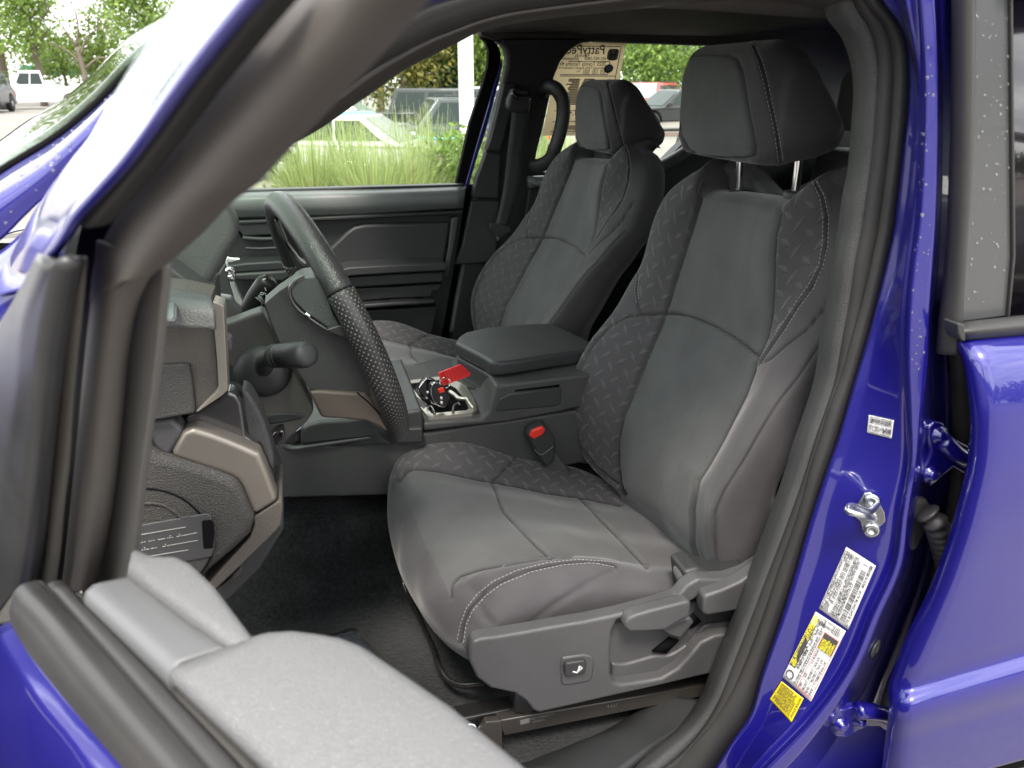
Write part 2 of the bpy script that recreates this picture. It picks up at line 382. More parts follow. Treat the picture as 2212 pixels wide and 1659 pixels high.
def box(c, ax, ay, az):                                           # 8 verts, 6 faces from centre and half axes
    c, ax, ay, az = map(lambda q: np.asarray(q, float), (c, ax, ay, az))
    v = [c + sx*ax + sy*ay + sz*az for sx in (-1, 1) for sy in (-1, 1) for sz in (-1, 1)]
    return v, [(0, 1, 3, 2), (4, 6, 7, 5), (0, 4, 5, 1), (2, 3, 7, 6), (0, 2, 6, 4), (1, 5, 7, 3)]
class MB:
    def __init__(s): s.v = []; s.f = []; s.mi = []
    def add(s, v, f, mi=0):
        o = len(s.v); s.v += [np.asarray(q, float) for q in v]; s.f += [tuple(i+o for i in q) for q in f]; s.mi += [mi]*len(f)
    def box(s, c, ax, ay, az, mi=0): s.add(*box(c, ax, ay, az), mi)
    def build(s, name, mats, parent=None, smooth=False, bv=0):
        o = obj(name, s.v, s.f, mats, parent, smooth, mi=s.mi)
        if bv: bev(o, bv, 2)
        return o
def dist_poly(xy, line):
    L_ = np.asarray(line, float); best = np.full(len(xy), 1e9)
    for a, b in zip(L_[:-1], L_[1:]):
        ab = b-a; t = np.clip(((xy-a)@ab)/max(ab@ab, 1e-9), 0, 1); d = np.linalg.norm(xy-(a+t[:, None]*ab), axis=1); best = np.minimum(best, d)
    return best
def inside(xy, poly):
    p = np.asarray(poly, float); x, y = xy[:, 0], xy[:, 1]; r = np.zeros(len(xy), bool); j = len(p)-1
    for i in range(len(p)):
        c = ((p[i, 1] > y) != (p[j, 1] > y)) & (x < (p[j, 0]-p[i, 0])*(y-p[i, 1])/(p[j, 1]-p[i, 1]+1e-12)+p[i, 0]); r ^= c; j = i
    return r
def grid_normals(G):
    du = np.gradient(G, axis=0); dv = np.gradient(G, axis=1); n = np.cross(du, dv); n /= (np.linalg.norm(n, axis=2)[..., None]+1e-12); return n
def stitch(tree, px, step=.0062, ln=.0040, r=.00045):
    """small thread dashes laid on a surface"""
    P, Nn = drape(tree, px, n=300, lift=.0006); v = []; f = []
    if len(P) < 4: return v, f
    s = np.r_[0, np.cumsum(np.linalg.norm(np.diff(P, axis=0), axis=1))]; a = 0
    while a + ln < s[-1]:
        p = np.array([np.interp(a, s, P[:, k]) for k in range(3)]); q = np.array([np.interp(a+ln, s, P[:, k]) for k in range(3)])
        nn = np.array([np.interp(a, s, Nn[:, k]) for k in range(3)]); t = (q-p)/(np.linalg.norm(q-p)+1e-9); w = np.cross(t, nn); w /= np.linalg.norm(w)+1e-9
        if np.linalg.norm(q-p) < ln*2:
            o = len(v); bv, bf = box((p+q)/2, t*ln/2, w*r, nn*r); v += bv; f += [tuple(i+o for i in g) for g in bf]
        a += step
    return v, f
def upholster(name, G, parent, zones, seams, stitches, default=0, flip=False):
    """zones: [(polygon px, material index)], seams: [(px line, width m, depth m)], G: grid nu,nv,3"""
    nu, nv = G.shape[:2]; nrm = grid_normals(G)
    q = G.reshape(-1, 3); i0 = int(np.argmin((q-CAM)@fw)); flip = np.dot(nrm.reshape(-1, 3)[i0], q[i0]-CAM) > 0
    if flip: nrm = -nrm
    V = G.reshape(-1, 3).copy(); Nn = nrm.reshape(-1, 3); xy, z = PR(V); front = (np.einsum('ij,ij->i', Nn, V-CAM) < 0)
    disp = np.zeros(len(V))
    for line, w, d in seams:
        dd = dist_poly(xy, line)*z/F; disp = np.maximum(disp, d*np.exp(-(dd/w)**2)*front) - np.where(front, .0012*np.exp(-((dd-2.6*w)/(1.4*w))**2), 0)
    V = V - Nn*disp[:, None]
    f = grid_faces(nu, nv); f = [g[::-1] for g in f] if flip else f
    fc = np.array(f); cen = xy[fc].mean(1); ff = front[fc].all(1); mi = np.full(len(f), default)
    for poly, k in zones: mi[inside(cen, poly) & ff] = k
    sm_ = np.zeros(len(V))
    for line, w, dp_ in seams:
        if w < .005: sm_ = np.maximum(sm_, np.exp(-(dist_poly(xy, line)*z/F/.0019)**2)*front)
    d = np.linalg.norm(np.diff(G, axis=0), axis=2); e = np.linalg.norm(np.diff(G, axis=1), axis=2).mean(0)
    uu = np.vstack([np.zeros(nv), np.cumsum(d, axis=0)]); uu = uu - uu[nu//2]; vv = np.tile(np.r_[0, np.cumsum(e)], (nu, 1))
    uv = np.stack([uu, vv], -1).reshape(-1, 2)
    tree = BVHTree.FromPolygons([Vector(q) for q in V], f); vs = V.tolist(); fs = list(f); mi = list(mi); uv = uv.tolist()
    for px in stitches:
        a, b = stitch(tree, px); o = len(vs); vs += [list(q) for q in a]; fs += [tuple(i+o for i in g) for g in b]; mi += [3]*len(b); uv += [[0, 0]]*len(a)
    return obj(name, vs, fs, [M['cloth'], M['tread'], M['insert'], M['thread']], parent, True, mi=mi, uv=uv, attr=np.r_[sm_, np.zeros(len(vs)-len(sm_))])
# ================================================================ THE TRUCK
CL = 1.12
truck = tag(empty('pickup_truck', (1.2, 1.5, 0)), 'blue pickup truck with its front door open showing charcoal seats and steering wheel', 'pickup truck')
def pxY(pts, dy=0): return [U(x, y, Y + dy) for x, y, Y in pts]
def cY(pts): return [U(x, y, CL + Y) for x, y, Y in pts]
ex = lambda dx, dy=0, dz=0: np.array([dx, dy, dz])
# ---------------------------------------------------------------- driver's seat
K2 = cY([(850,1130,.175),(838,1085,.205),(846,1020,.232),(868,985,.24),(900,968,.24),(950,957,.24),(1000,955,.24),(1070,973,.24),(1110,987,.24),(1160,997,.24),(1240,1010,.24),(1290,1030,.24),(1345,1058,.24),(1420,1085,.24)])
K3 = cY([(853,1190,.10),(840,1130,.14),(850,1062,.165),(895,1010,.165),(949,1016,.155),(1015,1030,.145),(1062,1040,.14),(1115,1048,.14),(1182,1063,.14),(1252,1073,.14),(1340,1088,.14),(1440,1105,.14)])
w3 = lambda Y, L: [np.array([x, Y, z]) for x, z in L]
K5 = w3(.97, [(.150,.765),(.126,.795),(.130,.845),(.150,.872),(.172,.880),(.217,.893),(.319,.893),(.394,.879),(.445,.861),(.558,.83),(.61,.815),(.68,.80)])
K6 = w3(.90, [(.178,.778),(.160,.815),(.166,.852),(.178,.879),(.213,.915),(.294,.932),(.366,.926),(.407,.912),(.47,.885),(.56,.86),(.61,.85),(.67,.84)])
K7 = w3(.862, [(.188,.772),(.180,.815),(.186,.846),(.200,.868),(.24,.888),(.31,.898),(.38,.893),(.43,.884),(.49,.872),(.56,.86),(.61,.85)])
K8 = [p + np.array([.006, .008, -.06]) for p in K7]
K3r, K5r = resamp(K3, 12), resamp(K5, 12); K4 = (K3r + K5r)/2; K4[:, 2] -= .004; K4[0] += (-.012, 0, -.02); K4[1] += (-.008, 0, -.004)
K45 = K5r*.72 + K3r*.28; K45[:, 2] += .002; K35 = K5r*.28 + K3r*.72; K35[:, 2] += .002
K1 = [p + np.array([.004, .018, -.045]) for p in K2]; K0 = [p + np.array([.01, .012, -.12]) for p in K2]
KU = (resamp(K3, 12) + resamp(K2, 12))/2 + np.array([0, 0, .008]); KN = (resamp(K5, 12) + resamp(K6, 12))/2 + np.array([0, 0, .006])
front = [(842,1120,.20),(842,1120,.195),(844,1135,.185),(848,1165,.145),(855,1200,.105),(868,1248,.03),(886,1285,-.02),(914,1332,-.09),(940,1364,-.145),(958,1380,-.175),(978,1393,-.205),(1002,1402,-.245),(1010,1404,-.25)]
Ks = []
for K, S in zip([K0, K1, K2, KU, K3, K35, K4, K45, K5, KN, K6, K7, K8], front):
    K = np.asarray(K, float); s_ = U(S[0], S[1], CL + S[2]); i_ = 0
    while i_ < 4 and (K[i_][2] < s_[2] + .018 or K[i_][0] < s_[0] - .03): i_ += 1
    top = K[i_:]; Ks.append(np.vstack([s_ + ex(.05, 0, -.05), s_ + ex(.012, 0, -.022), s_ + ex(-.001, 0, .004), top]))
def ex0(): pass
Gc = loft(Ks, 190, 210)
far_seam = [(860,1040),(876,1018),(895,1010),(949,1016),(1015,1030),(1062,1040),(1115,1048),(1182,1063),(1252,1073),(1340,1090)]
near_seam = [(975,1290),(976,1269),(982,1256),(995,1243),(1048,1226),(1115,1214),(1185,1204),(1235,1201)]
st1 = [(988,1383),(995,1349),(1008,1313),(1032,1283),(1065,1256),(1115,1233),(1182,1216),(1248,1209),(1314,1213),(1337,1218)]
st2 = [(1002,1389),(1008,1349),(1022,1319),(1048,1289),(1082,1263),(1148,1236),(1215,1221),(1282,1216),(1330,1226)]
stm = [((a[0]+b[0])/2, (a[1]+b[1])/2) for a, b in zip(resamp(np.array(st1, float), 20), resamp(np.array(st2, float), 20))]
mid_arc = [(1062,1040),(1068,1053),(1075,1073),(1088,1103),(1099,1115),(1122,1139),(1155,1173),(1190,1206)]
arc2 = [(1252,1073),(1284,1106),(1340,1163),(1400,1226)]
cross = [(1115,985),(1105,1000),(1085,1020),(1062,1040)]
diag = [(1137,1356),(1197,1309),(1264,1266),(1324,1233),(1339,1218)]
ctread = [(835,1060),(830,930),(1120,940),(1400,1000),(1400,1085),(1340,1092)] + far_seam[::-1][1:]
cinsert = far_seam + [(1400,1226),(1345,1215),(1282,1206)] + near_seam[::-1] + [(920,1180),(880,1080)]
def dims(L, s=1): return [(x*s, y*s) for x, y in L]
seat = upholster('front_seat', Gc, truck, [(ctread, 1), (cinsert, 2)],
    [(far_seam, .0035, .006), (near_seam, .0035, .004), (mid_arc, .0035, .006), (arc2, .004, .006), (cross, .003, .004), (diag, .0055, .004), (stm, .002, .004),
     ([(1030,1300),(1045,1330),(1060,1345)], .008, .003), ([(1010,1262),(1040,1290)], .008, .003)],
    [st1, st2], flip=True)
tag(seat, "driver's seat in charcoal cloth with raised headrest and grey side shield")
# backrest
C1 = [(1345,1055,.17),(1300,1025,.205),(1262,985,.23),(1240,940,.255),(1227,886,.265),(1230,836,.27),(1248,785,.27),(1275,738,.265),(1330,666,.25),(1362,610,.24),(1384,573,.235),(1397,530,.23),(1412,475,.22),(1440,420,.2),(1480,385,.165),(1515,363,.135)]
C2 = [(1350,1070,.14),(1340,1045,.14),(1335,1010,.14),(1334,953,.14),(1345,900,.14),(1370,843,.14),(1400,765,.14),(1424,713,.14),(1437,680,.14),(1457,610,.138),(1475,553,.135),(1495,490,.13),(1514,427,.125)]
C4 = [(1510,1215,-.14),(1497,1180,-.14),(1495,1103,-.14),(1507,1036,-.14),(1530,1000,-.14),(1560,946,-.14),(1607,853,-.14),(1630,790,-.14),(1641,762,-.14),(1655,725,-.14),(1664,680,-.14),(1669,600,-.138),(1670,553,-.135),(1673,510,-.13),(1684,455,-.125)]
C5 = [(1535,1235,-.20),(1520,1185,-.205),(1518,1110,-.21),(1535,1040,-.215),(1572,970,-.215),(1618,885,-.215),(1665,812,-.215),(1705,740,-.215),(1748,640,-.212),(1780,553,-.205),(1784,470,-.195),(1775,420,-.19),(1758,395,-.18)]
C6 = [(1566,1247,-.235),(1550,1223,-.24),(1544,1173,-.245),(1544,1106,-.25),(1563,1060,-.255),(1603,996,-.26),(1647,920,-.26),(1690,853,-.26),(1713,826,-.26),(1763,753,-.26),(1807,690,-.255),(1832,620,-.25),(1845,540,-.235),(1842,460,-.215),(1822,415,-.195),(1792,386,-.18)]
c1, c2, c4, c5, c6 = map(cY, (C1, C2, C4, C5, C6))
n = 30; r1, r2, r4, r5, r6 = (resamp(c, n) for c in (c1, c2, c4, c5, c6)); ex = lambda dx, dy=0, dz=0: np.array([dx, dy, dz])
mid = (r2 + r4)/2 + ex(.012); q1 = r2*.72 + r4*.28 + ex(.007); q3 = r2*.28 + r4*.72 + ex(.007)
r1, r2, r4, r5, r6 = (np.vstack([q[:1] + ex(.045, 0, -.11), q[:1] + ex(.012, 0, -.04), q]) for q in (r1, r2, r4, r5, r6)); n += 2; mid = np.vstack([mid[:1] + ex(.045, 0, -.11), mid[:1] + ex(.012, 0, -.04), mid]); q1 = np.vstack([q1[:1] + ex(.045, 0, -.11), q1[:1] + ex(.012, 0, -.04), q1]); q3 = np.vstack([q3[:1] + ex(.045, 0, -.11), q3[:1] + ex(.012, 0, -.04), q3])
fr = r1*.5 + r2*.5 + ex(-.012)
dp = np.linspace(1, 0, n)[:, None]**.8*.62 + .38; bx = lambda c, d, dy=0: c + dp*np.array([d, 0, 0]) + ex(0, dy)
cols = [bx(mid, .16), bx(r1, .135, -.02), bx(r1, .06, .012), r1, fr, r2, q1, mid, q3, r4, (r4+r5)/2 + ex(-.004), r5, (r5+r6)/2 + ex(-.002), r6, bx(r6, .05, -.008), bx(r6, .10, -.002), bx(r6, .14, .03), bx(mid, .16)]
def roll(c):                                                      # the columns turn back over the top
    d = .10 - (c[-1][0]-r2[-1][0]) ; d = max(d, .02); e = c[-1]
    return np.vstack([c, e + ex(.012, 0, .010), e + ex(min(.04, d*.4), 0, .014), e + ex(d*.8, 0, .004)])
cols = [roll(np.asarray(c)) for c in cols]
Gb = loft(cols, 300, 290)
bseamL = [(x, y) for x, y, _ in C2]; bseamR = [(x, y) for x, y, _ in C4]
bmid = [(1437,678),(1465,679),(1497,686),(1540,703),(1580,726),(1612,750),(1637,770)]
bmidL = [(1384,680),(1410,680),(1437,678)]; bmidLL = [(1384,680),(1350,686),(1318,705),(1290,735),(1272,760)]
bl_top = [(1384,680),(1376,655),(1374,620),(1378,590)]
s1 = [(1754,393),(1770,425),(1778,470),(1777,520),(1769,570),(1749,612),(1722,650),(1690,700),(1660,745),(1640,778)]
s2 = [(1764,391),(1782,425),(1791,470),(1789,530),(1778,578),(1757,625),(1727,664),(1697,712),(1668,755),(1643,790)]
smid = [((a[0]+b[0])/2, (a[1]+b[1])/2) for a, b in zip(resamp(np.array(s1, float), 20), resamp(np.array(s2, float), 20))]
s3 = [(1373,560),(1374,600),(1371,630),(1375,655)]; s4 = [(1380,562),(1381,600),(1378,630),(1381,650)]
side1 = [(1550,1223),(1544,1173),(1544,1106),(1563,1060),(1603,996),(1647,920),(1690,853),(1713,826),(1763,753),(1807,696)]
side2 = [(1640,786),(1665,775),(1697,745),(1740,713),(1785,660),(1805,620),(1820,590)]
binsert = bseamL + bseamR[::-1]
btreadL = [(1200,1080),(1200,730),(1320,670)] + [(1384,680),(1372,640),(1374,560),(1400,480),(1450,340),(1520,345),(1526,427)] + bseamL[::-1]
btreadR = [(1684,440),(1684,455),(1673,510),(1670,553),(1669,600),(1664,680),(1655,725),(1641,765)] + smid[::-1] + [(1754,385)]
edgeL = [(1344,1053),(1290,1010),(1252,960),(1236,886),(1241,836),(1260,785),(1290,733)]
back = upholster('backrest', Gb, seat, [(btreadL, 1), (btreadR, 1), (binsert, 2)],
    [(bseamL, .004, .007), (bseamR, .004, .006), (bmid, .0035, .008), (bmidL, .003, .005), (bmidLL, .003, .003), (bl_top, .003, .003), (smid, .0025, .004), (side1, .0025, .003), (side2, .0025, .003), (edgeL, .0025, .003)],
    [s1, s2, s3, s4], flip=True)
# top plate between the headrest posts
hz = [(.700,.98,1.418),(.700,1.255,1.405),(.79,1.25,1.405),(.79,.98,1.418)]
def headrest(parent):
    prof = [(.612,1.500),(.611,1.56),(.614,1.605),(.628,1.632),(.650,1.640),(.672,1.632),(.705,1.595),(.748,1.540),(.762,1.515),(.757,1.496),(.735,1.485),(.690,1.476),(.650,1.472),(.624,1.478)]
    P = resamp(np.array(prof + prof[:1]), 97)[:-1]; c = np.array([.680, 1.555]); G = []
    for s in np.linspace(-1, 1, 70):
        a = abs(s); k = (1 - max(0, (a-.72)/.28)**2.6*.30) if a < 1 else .70
        y = 1.122 + .136*np.sign(s)*(1-(1-a)**1.6) if False else 1.122 + .136*s
        q = c + (P-c)*k; G.append(np.c_[q[:, 0] + .010*a*a, np.full(len(q), y), q[:, 1]])
    G[0] = G[0]; G = np.array(G)
    capA = G[0].mean(0) + (G[0]-G[0].mean(0))*.9; capA[:, 1] -= .008; capB = G[-1].mean(0) + (G[-1]-G[-1].mean(0))*.9; capB[:, 1] += .008
    G = np.concatenate([(G[0].mean(0)*1 + (G[0]-G[0].mean(0))*.02)[None] - [0, .014, 0], (G[0].mean(0) + (G[0]-G[0].mean(0))*.6)[None] - [0, .013, 0], capA[None], G, capB[None], (G[-1].mean(0) + (G[-1]-G[-1].mean(0))*.6)[None] + [0, .012, 0], (G[-1].mean(0)+(G[-1]-G[-1].mean(0))*.02)[None] + [0, .013, 0]])
    G = np.concatenate([G, G[:, :1]], 1); G = loft([G[i] for i in range(len(G))], 130, 200)
    panel = [(1462,130),(1475,121),(1524,117),(1574,119),(1591,128),(1600,150),(1614,240),(1630,317),(1629,337),(1610,343),(1560,343),(1507,337),(1485,322),(1470,295),(1461,233),(1459,170),(1462,130)]
    l1 = [(1622,100),(1637,133),(1648,175),(1657,217),(1667,262),(1674,300),(1681,350)]; l2 = [(1635,101),(1650,138),(1660,175),(1668,217),(1678,262),(1685,300),(1693,350)]
    lm = [((a[0]+b[0])/2, (a[1]+b[1])/2) for a, b in zip(l1, l2)]
    return upholster('headrest', G, parent, [(panel, 2)], [(panel, .0030, .0050), (lm, .0022, .0040)], [l1, l2], flip=HFLIP)
HFLIP = True
hr = headrest(seat)
posts = []
for (a, b) in (((1596,412),(1599,340)), ((1718,415),(1727,340))):
    Yp = 1.195 if a[0] < 1650 else 1.045
    posts.append(tube('headrest_post', [U(*a, Yp) - ex(0, 0, .05), U(*a, Yp), U(*b, Yp), U(*b, Yp) + ex(0, 0, .03)], .0062, M['chrome'], seat, k=16))
    lathe('post_guide', U(a[0], a[1]+6, Yp), (0, 0, 1), [(-.02, .016), (.002, .018), (.006, .016), (.007, .009)], M['soft'], seat, 24)
# shield with its lever well
shp = [(1014,1402),(1022,1386),(1040,1380),(1065,1377),(1132,1366),(1197,1354),(1264,1343),(1330,1329),(1400,1311),(1464,1290),(1484,1266),(1510,1250),(1545,1252),(1575,1250),(1610,1238),(1650,1215),(1665,1240),(1640,1262),
       (1600,1262),(1560,1275),(1510,1288),(1490,1302),(1440,1315),(1380,1328),(1334,1340),(1323,1362),(1319,1400),(1319,1456),(1327,1476),(1345,1479),(1390,1473),(1430,1466),(1464,1446),(1490,1418),(1514,1389),(1545,1374),(1600,1366),(1660,1350),
       (1660,1420),(1590,1446),(1540,1455),(1430,1481),(1300,1510),(1200,1533),(1165,1541),(1152,1536),(1135,1515),(1112,1499),(1060,1488),(1030,1465),(1014,1430)]
sh = slabY('side_shield', shp, .815, .024, M['shield'], seat, .0048, seg=5)
slabY('lever_well', [(1312,1352),(1400,1330),(1500,1302),(1665,1238),(1665,1430),(1500,1450),(1310,1490)], .838, .02, M['shield'], sh, .004)
lip = patch('shield_step', [[U(x, y, .8385) for x, y in L] for L in ([(1319,1428),(1340,1430),(1380,1421),(1412,1412),(1440,1412),(1470,1396),(1500,1372),(1515,1350),(1560,1342),(1640,1335)], [(1319,1468),(1345,1474),(1390,1466),(1430,1458),(1462,1438),(1490,1410),(1512,1384),(1540,1367),(1600,1360),(1640,1352)])], M['shield'], sh, nv=50, th=.01)
for k in range(1): lip.data.vertices.foreach_set('co', (np.array([v.co for v in lip.data.vertices]) + [0, -.006, 0]).ravel())
slabY('lever_slot', [(1410,1409),(1447,1379),(1467,1384),(1440,1412)], .8335, .004, M['rubber_d'], sh, 0)
slabY('lever_slot', [(1476,1353),(1499,1327),(1516,1343),(1494,1358)], .8335, .004, M['rubber_d'], sh, 0)
lv = slabY('height_lever', [(1349,1356),(1351,1345),(1360,1335),(1376,1328),(1410,1318),(1489,1298),(1493,1303),(1491,1333),(1474,1340),(1436,1362),(1400,1365),(1360,1366)], .800, .022, M['shield'], seat, .007, seg=4)
slabY('lever_arm', [(1430,1360),(1470,1340),(1492,1334),(1500,1345),(1470,1380),(1445,1372)], .815, .015, M['shield'], lv, .003)
slabY('recline_lever', [(1519,1326),(1520,1291),(1527,1286),(1560,1275),(1600,1257),(1640,1230),(1670,1205),(1670,1290),(1640,1306),(1612,1316),(1528,1331)], .797, .024, M['shield'], seat, .007, seg=4)
sb = slabY('switch_bezel', [(1212,1430),(1216,1421),(1262,1414),(1280,1418),(1284,1430),(1281,1462),(1272,1474),(1222,1482),(1212,1478)], .8125, .006, M['shield'], seat, .003)
sw = slabY('seat_switch', [(1220,1440),(1225,1433),(1262,1427),(1268,1431),(1266,1450),(1262,1456),(1226,1463),(1220,1459)], .806, .012, M['soft'], seat, .0025)
g = MB()
def seg2(mb, px, Y, w, mi=0, dep=.0004):
    for a, b in zip(px[:-1], px[1:]):
        p, q = U(*a, Y), U(*b, Y); t = q-p; L_ = np.linalg.norm(t); t /= L_; s = np.cross(t, [0, 1, 0]); mb.box((p+q)/2, t*(L_/2+w*.3), s*w/2, ex(0, dep), mi)
seg2(g, [(1238,1451),(1247,1453),(1250,1445),(1247,1452)], .8055, .0016); seg2(g, [(1250,1449),(1252,1440)], .8055, .0026); seg2(g, [(1254,1447),(1258,1443),(1256,1441)], .8055, .001)
g.build('switch_symbol', M['marking'], sw)
# fold of cloth, hinge cover behind the cushion
tube('cloth_fold', pxY([(1475,1290,.845),(1478,1268,.842),(1470,1248,.845),(1463,1232,.86),(1472,1226,.875),(1482,1240,.87)]), .0058, M['cloth'], seat, n=24)
slabY('hinge_cover', [(1478,1236),(1510,1226),(1560,1248),(1620,1235),(1640,1262),(1560,1290),(1484,1300)], .836, .05, M['soft'], seat, .006)
# rails and front bar
rail = prism('seat_rail', [U(985,1556,.86), U(1165,1519,.87), U(1560,1462,.87), U(1560,1475,.87), U(1100,1560,.87), U(990,1577,.86)], (0, .03, 0), M['dkmetal'], seat, .004)
prism('lower_rail', [U(1075,1562,.848), U(1085,1556,.848), U(1560,1473,.848), U(1565,1495,.848), U(1090,1590,.848)], (0, .018, 0), M['brownmetal'], rail, .002)
prism('rail_bracket', [U(1050,1560,.84), U(1084,1557,.84), U(1086,1620,.84), U(1086,1662,.84), U(1040,1662,.84), U(1025,1600,.84)], (0, .012, 0), M['brownmetal'], rail, .002)
lathe('screw', U(1017,1575,.855), (-.1, -1, .5), [(0, .0105), (.003, .0105), (.005, .008), (.0045, .004), (.002, .0035)], M['zinc'], rail, 24)
slabY('rail_foot', [(1112,1492),(1140,1500),(1158,1520),(1150,1545),(1110,1540)], .85, .03, M['dkmetal'], rail, .003)
tube('slide_bar', cY([(860,1225,.22),(872,1262,.20),(905,1335,.10),(935,1400,-.02),(952,1445,-.10),(968,1468,-.13),(1000,1481,-.16),(1040,1478,-.18),(1075,1470,-.2)]), .005, M['dkmetal'], seat, n=60)
slabY('slide_cover', [(815,1200),(855,1185),(862,1225),(865,1242),(828,1240)], 1.36, .05, M['gloss'], seat, .004)
sm = MB(); seg2(sm, [(1127,1560),(1140,1557)], .8475, .008); sm.build('rail_stamp', M['inkgrey'], rail)
def text(name, body, size, mat, parent, frame, ext=.0001, sx=1, align='LEFT', space=1):
    """letters as a mesh; frame = origin, x axis, y axis (unit vectors)"""
    cu = bpy.data.curves.new(name, 'FONT'); cu.body = body; cu.size = size; cu.extrude = ext; cu.align_x = align; cu.space_character = space; cu.resolution_u = 2; cu.offset = size*.010
    t = bpy.data.objects.new(name, cu); COL.objects.link(t); bpy.context.view_layer.update()
    me = bpy.data.meshes.new_from_object(t); bpy.data.objects.remove(t); bpy.data.curves.remove(cu)
    o, x, y = (np.asarray(q, float) for q in frame); z = np.cross(x, y)
    v = np.array([list(p.co) for p in me.vertices]).reshape(-1, 3); v = o + (v[:, :1]*sx)*x + v[:, 1:2]*y + v[:, 2:]*z
    f = [tuple(p.vertices) for p in me.polygons]; bpy.data.meshes.remove(me)
    return v, f
def frame_px(a, b, c, Y):                                         # a origin, b along x, c along y
    A, B_, C_ = U(*a, Y), U(*b, Y), U(*c, Y); x = (B_-A)/np.linalg.norm(B_-A); y = C_-A; y = y - x*np.dot(x, y); y /= np.linalg.norm(y); return A, x, y
tv = MB(); fr_ = frame_px((1143,1563),(1183,1554),(1141,1550),.8472)
for k, s in enumerate(('T25111B0006115', '53S2S3S')): v, f = text('t', s, .0055, None, None, (fr_[0] + fr_[2]*(.006 - k*.0065) + fr_[1]*.006*k, fr_[1], fr_[2])); tv.add(v, f)
tv.build('rail_lettering', M['inkgrey'], rail); tv = MB()
fr2 = frame_px((1310,1530),(1340,1524),(1310,1515),.8472); v, f = text('t', '4 LU', .009, None, None, fr2); tv.add(v, f)
tv.build('rail_lettering', M['inkgrey'], rail)
# passenger's seat: a copy, one seat further and set back a little
def copy_tree(o, parent, off=None, headlow=0):
    c = o.copy(); COL.objects.link(c); c.parent = parent
    if off is not None: c.location = Vector(o.location) + Vector(off)
    for ch in list(o.children):
        if ch.name.split('.')[0] in ('rail_bracket',): continue
        k = copy_tree(ch, c)
        if ch.name.startswith('headrest') and headlow and not ch.name.startswith('headrest_post'): k.location.z -= headlow
        if ch.name.startswith('headrest_post') and headlow: k.location.z -= headlow - .002
    return c
seat2 = copy_tree(seat, truck, (-.05, .76, .035))
piv = Vector((.70, 1.12, 1.40)) - Vector((1.2, 1.5, 0))
for ch in seat2.children:
    k = ch.name.split('.')[0]
    if k == 'backrest': ch.matrix_local = Matrix.Translation((.08, 0, -.042)) @ Matrix.Translation(piv) @ Matrix.Rotation(R(9.5), 4, 'Y') @ Matrix.Translation(-piv)
    elif k == 'headrest': ch.location += Vector((.135, 0, -.081))
    elif k in ('headrest_post', 'post_guide'): ch.location += Vector((.132, 0, -.078))
seat2['label'] = "front passenger's seat in charcoal cloth with lowered headrest beyond the console"; seat['group'] = seat2['group'] = 'front seats of the truck'
# ---------------------------------------------------------------- near door pillar, seal, sill
def colY(L, Y, dx=0): 
    if np.isscalar(Y): return [U(x+dx, y, Y) for x, y in L]
    t = np.linspace(0, 1, len(L)); return [U(x+dx, y, float(np.interp(q, *Y))) for (x, y), q in zip(L, t)]
T0 = [(1800,-30),(1808,20),(1848,83),(1868,150),(1871,187),(1866,277),(1858,367),(1845,433),(1836,500),(1823,563),(1811,653),(1797,740),(1785,820),(1765,886),(1741,953),(1721,1020),(1691,1106),(1648,1223),(1615,1313),(1558,1456),(1538,1506),(1500,1562),(1430,1625),(1380,1665),(1340,1690)]
T1 = [(1836,-30),(1850,10),(1880,62),(1896,120),(1898,170),(1893,250),(1884,350),(1872,433),(1862,500),(1849,563),(1836,653),(1821,740),(1808,820),(1788,886),(1764,953),(1744,1020),(1713,1106),(1668,1223),(1633,1313),(1577,1456),(1556,1510),(1519,1575),(1455,1645),(1415,1672),(1385,1695)]
S1 = [(1850,-30),(1875,8),(1911,50),(1927,90),(1933,150),(1930,220),(1921,333),(1910,420),(1900,490),(1885,563),(1865,650),(1840,740),(1818,820),(1793,886),(1772,953),(1753,1012),(1728,1106),(1684,1230),(1652,1325),(1610,1435),(1575,1506),(1535,1567),(1490,1620),(1460,1655),(1430,1690)]
S2 = [(1880,-30),(1905,10),(1940,58),(1955,105),(1959,170),(1956,240),(1944,345),(1934,430),(1925,500),(1911,563),(1890,650),(1866,740),(1842,820),(1823,886),(1803,953),(1782,1012),(1751,1106),(1712,1240),(1684,1330),(1643,1450),(1608,1556),(1575,1602),(1545,1650),(1528,1675),(1515,1695)]
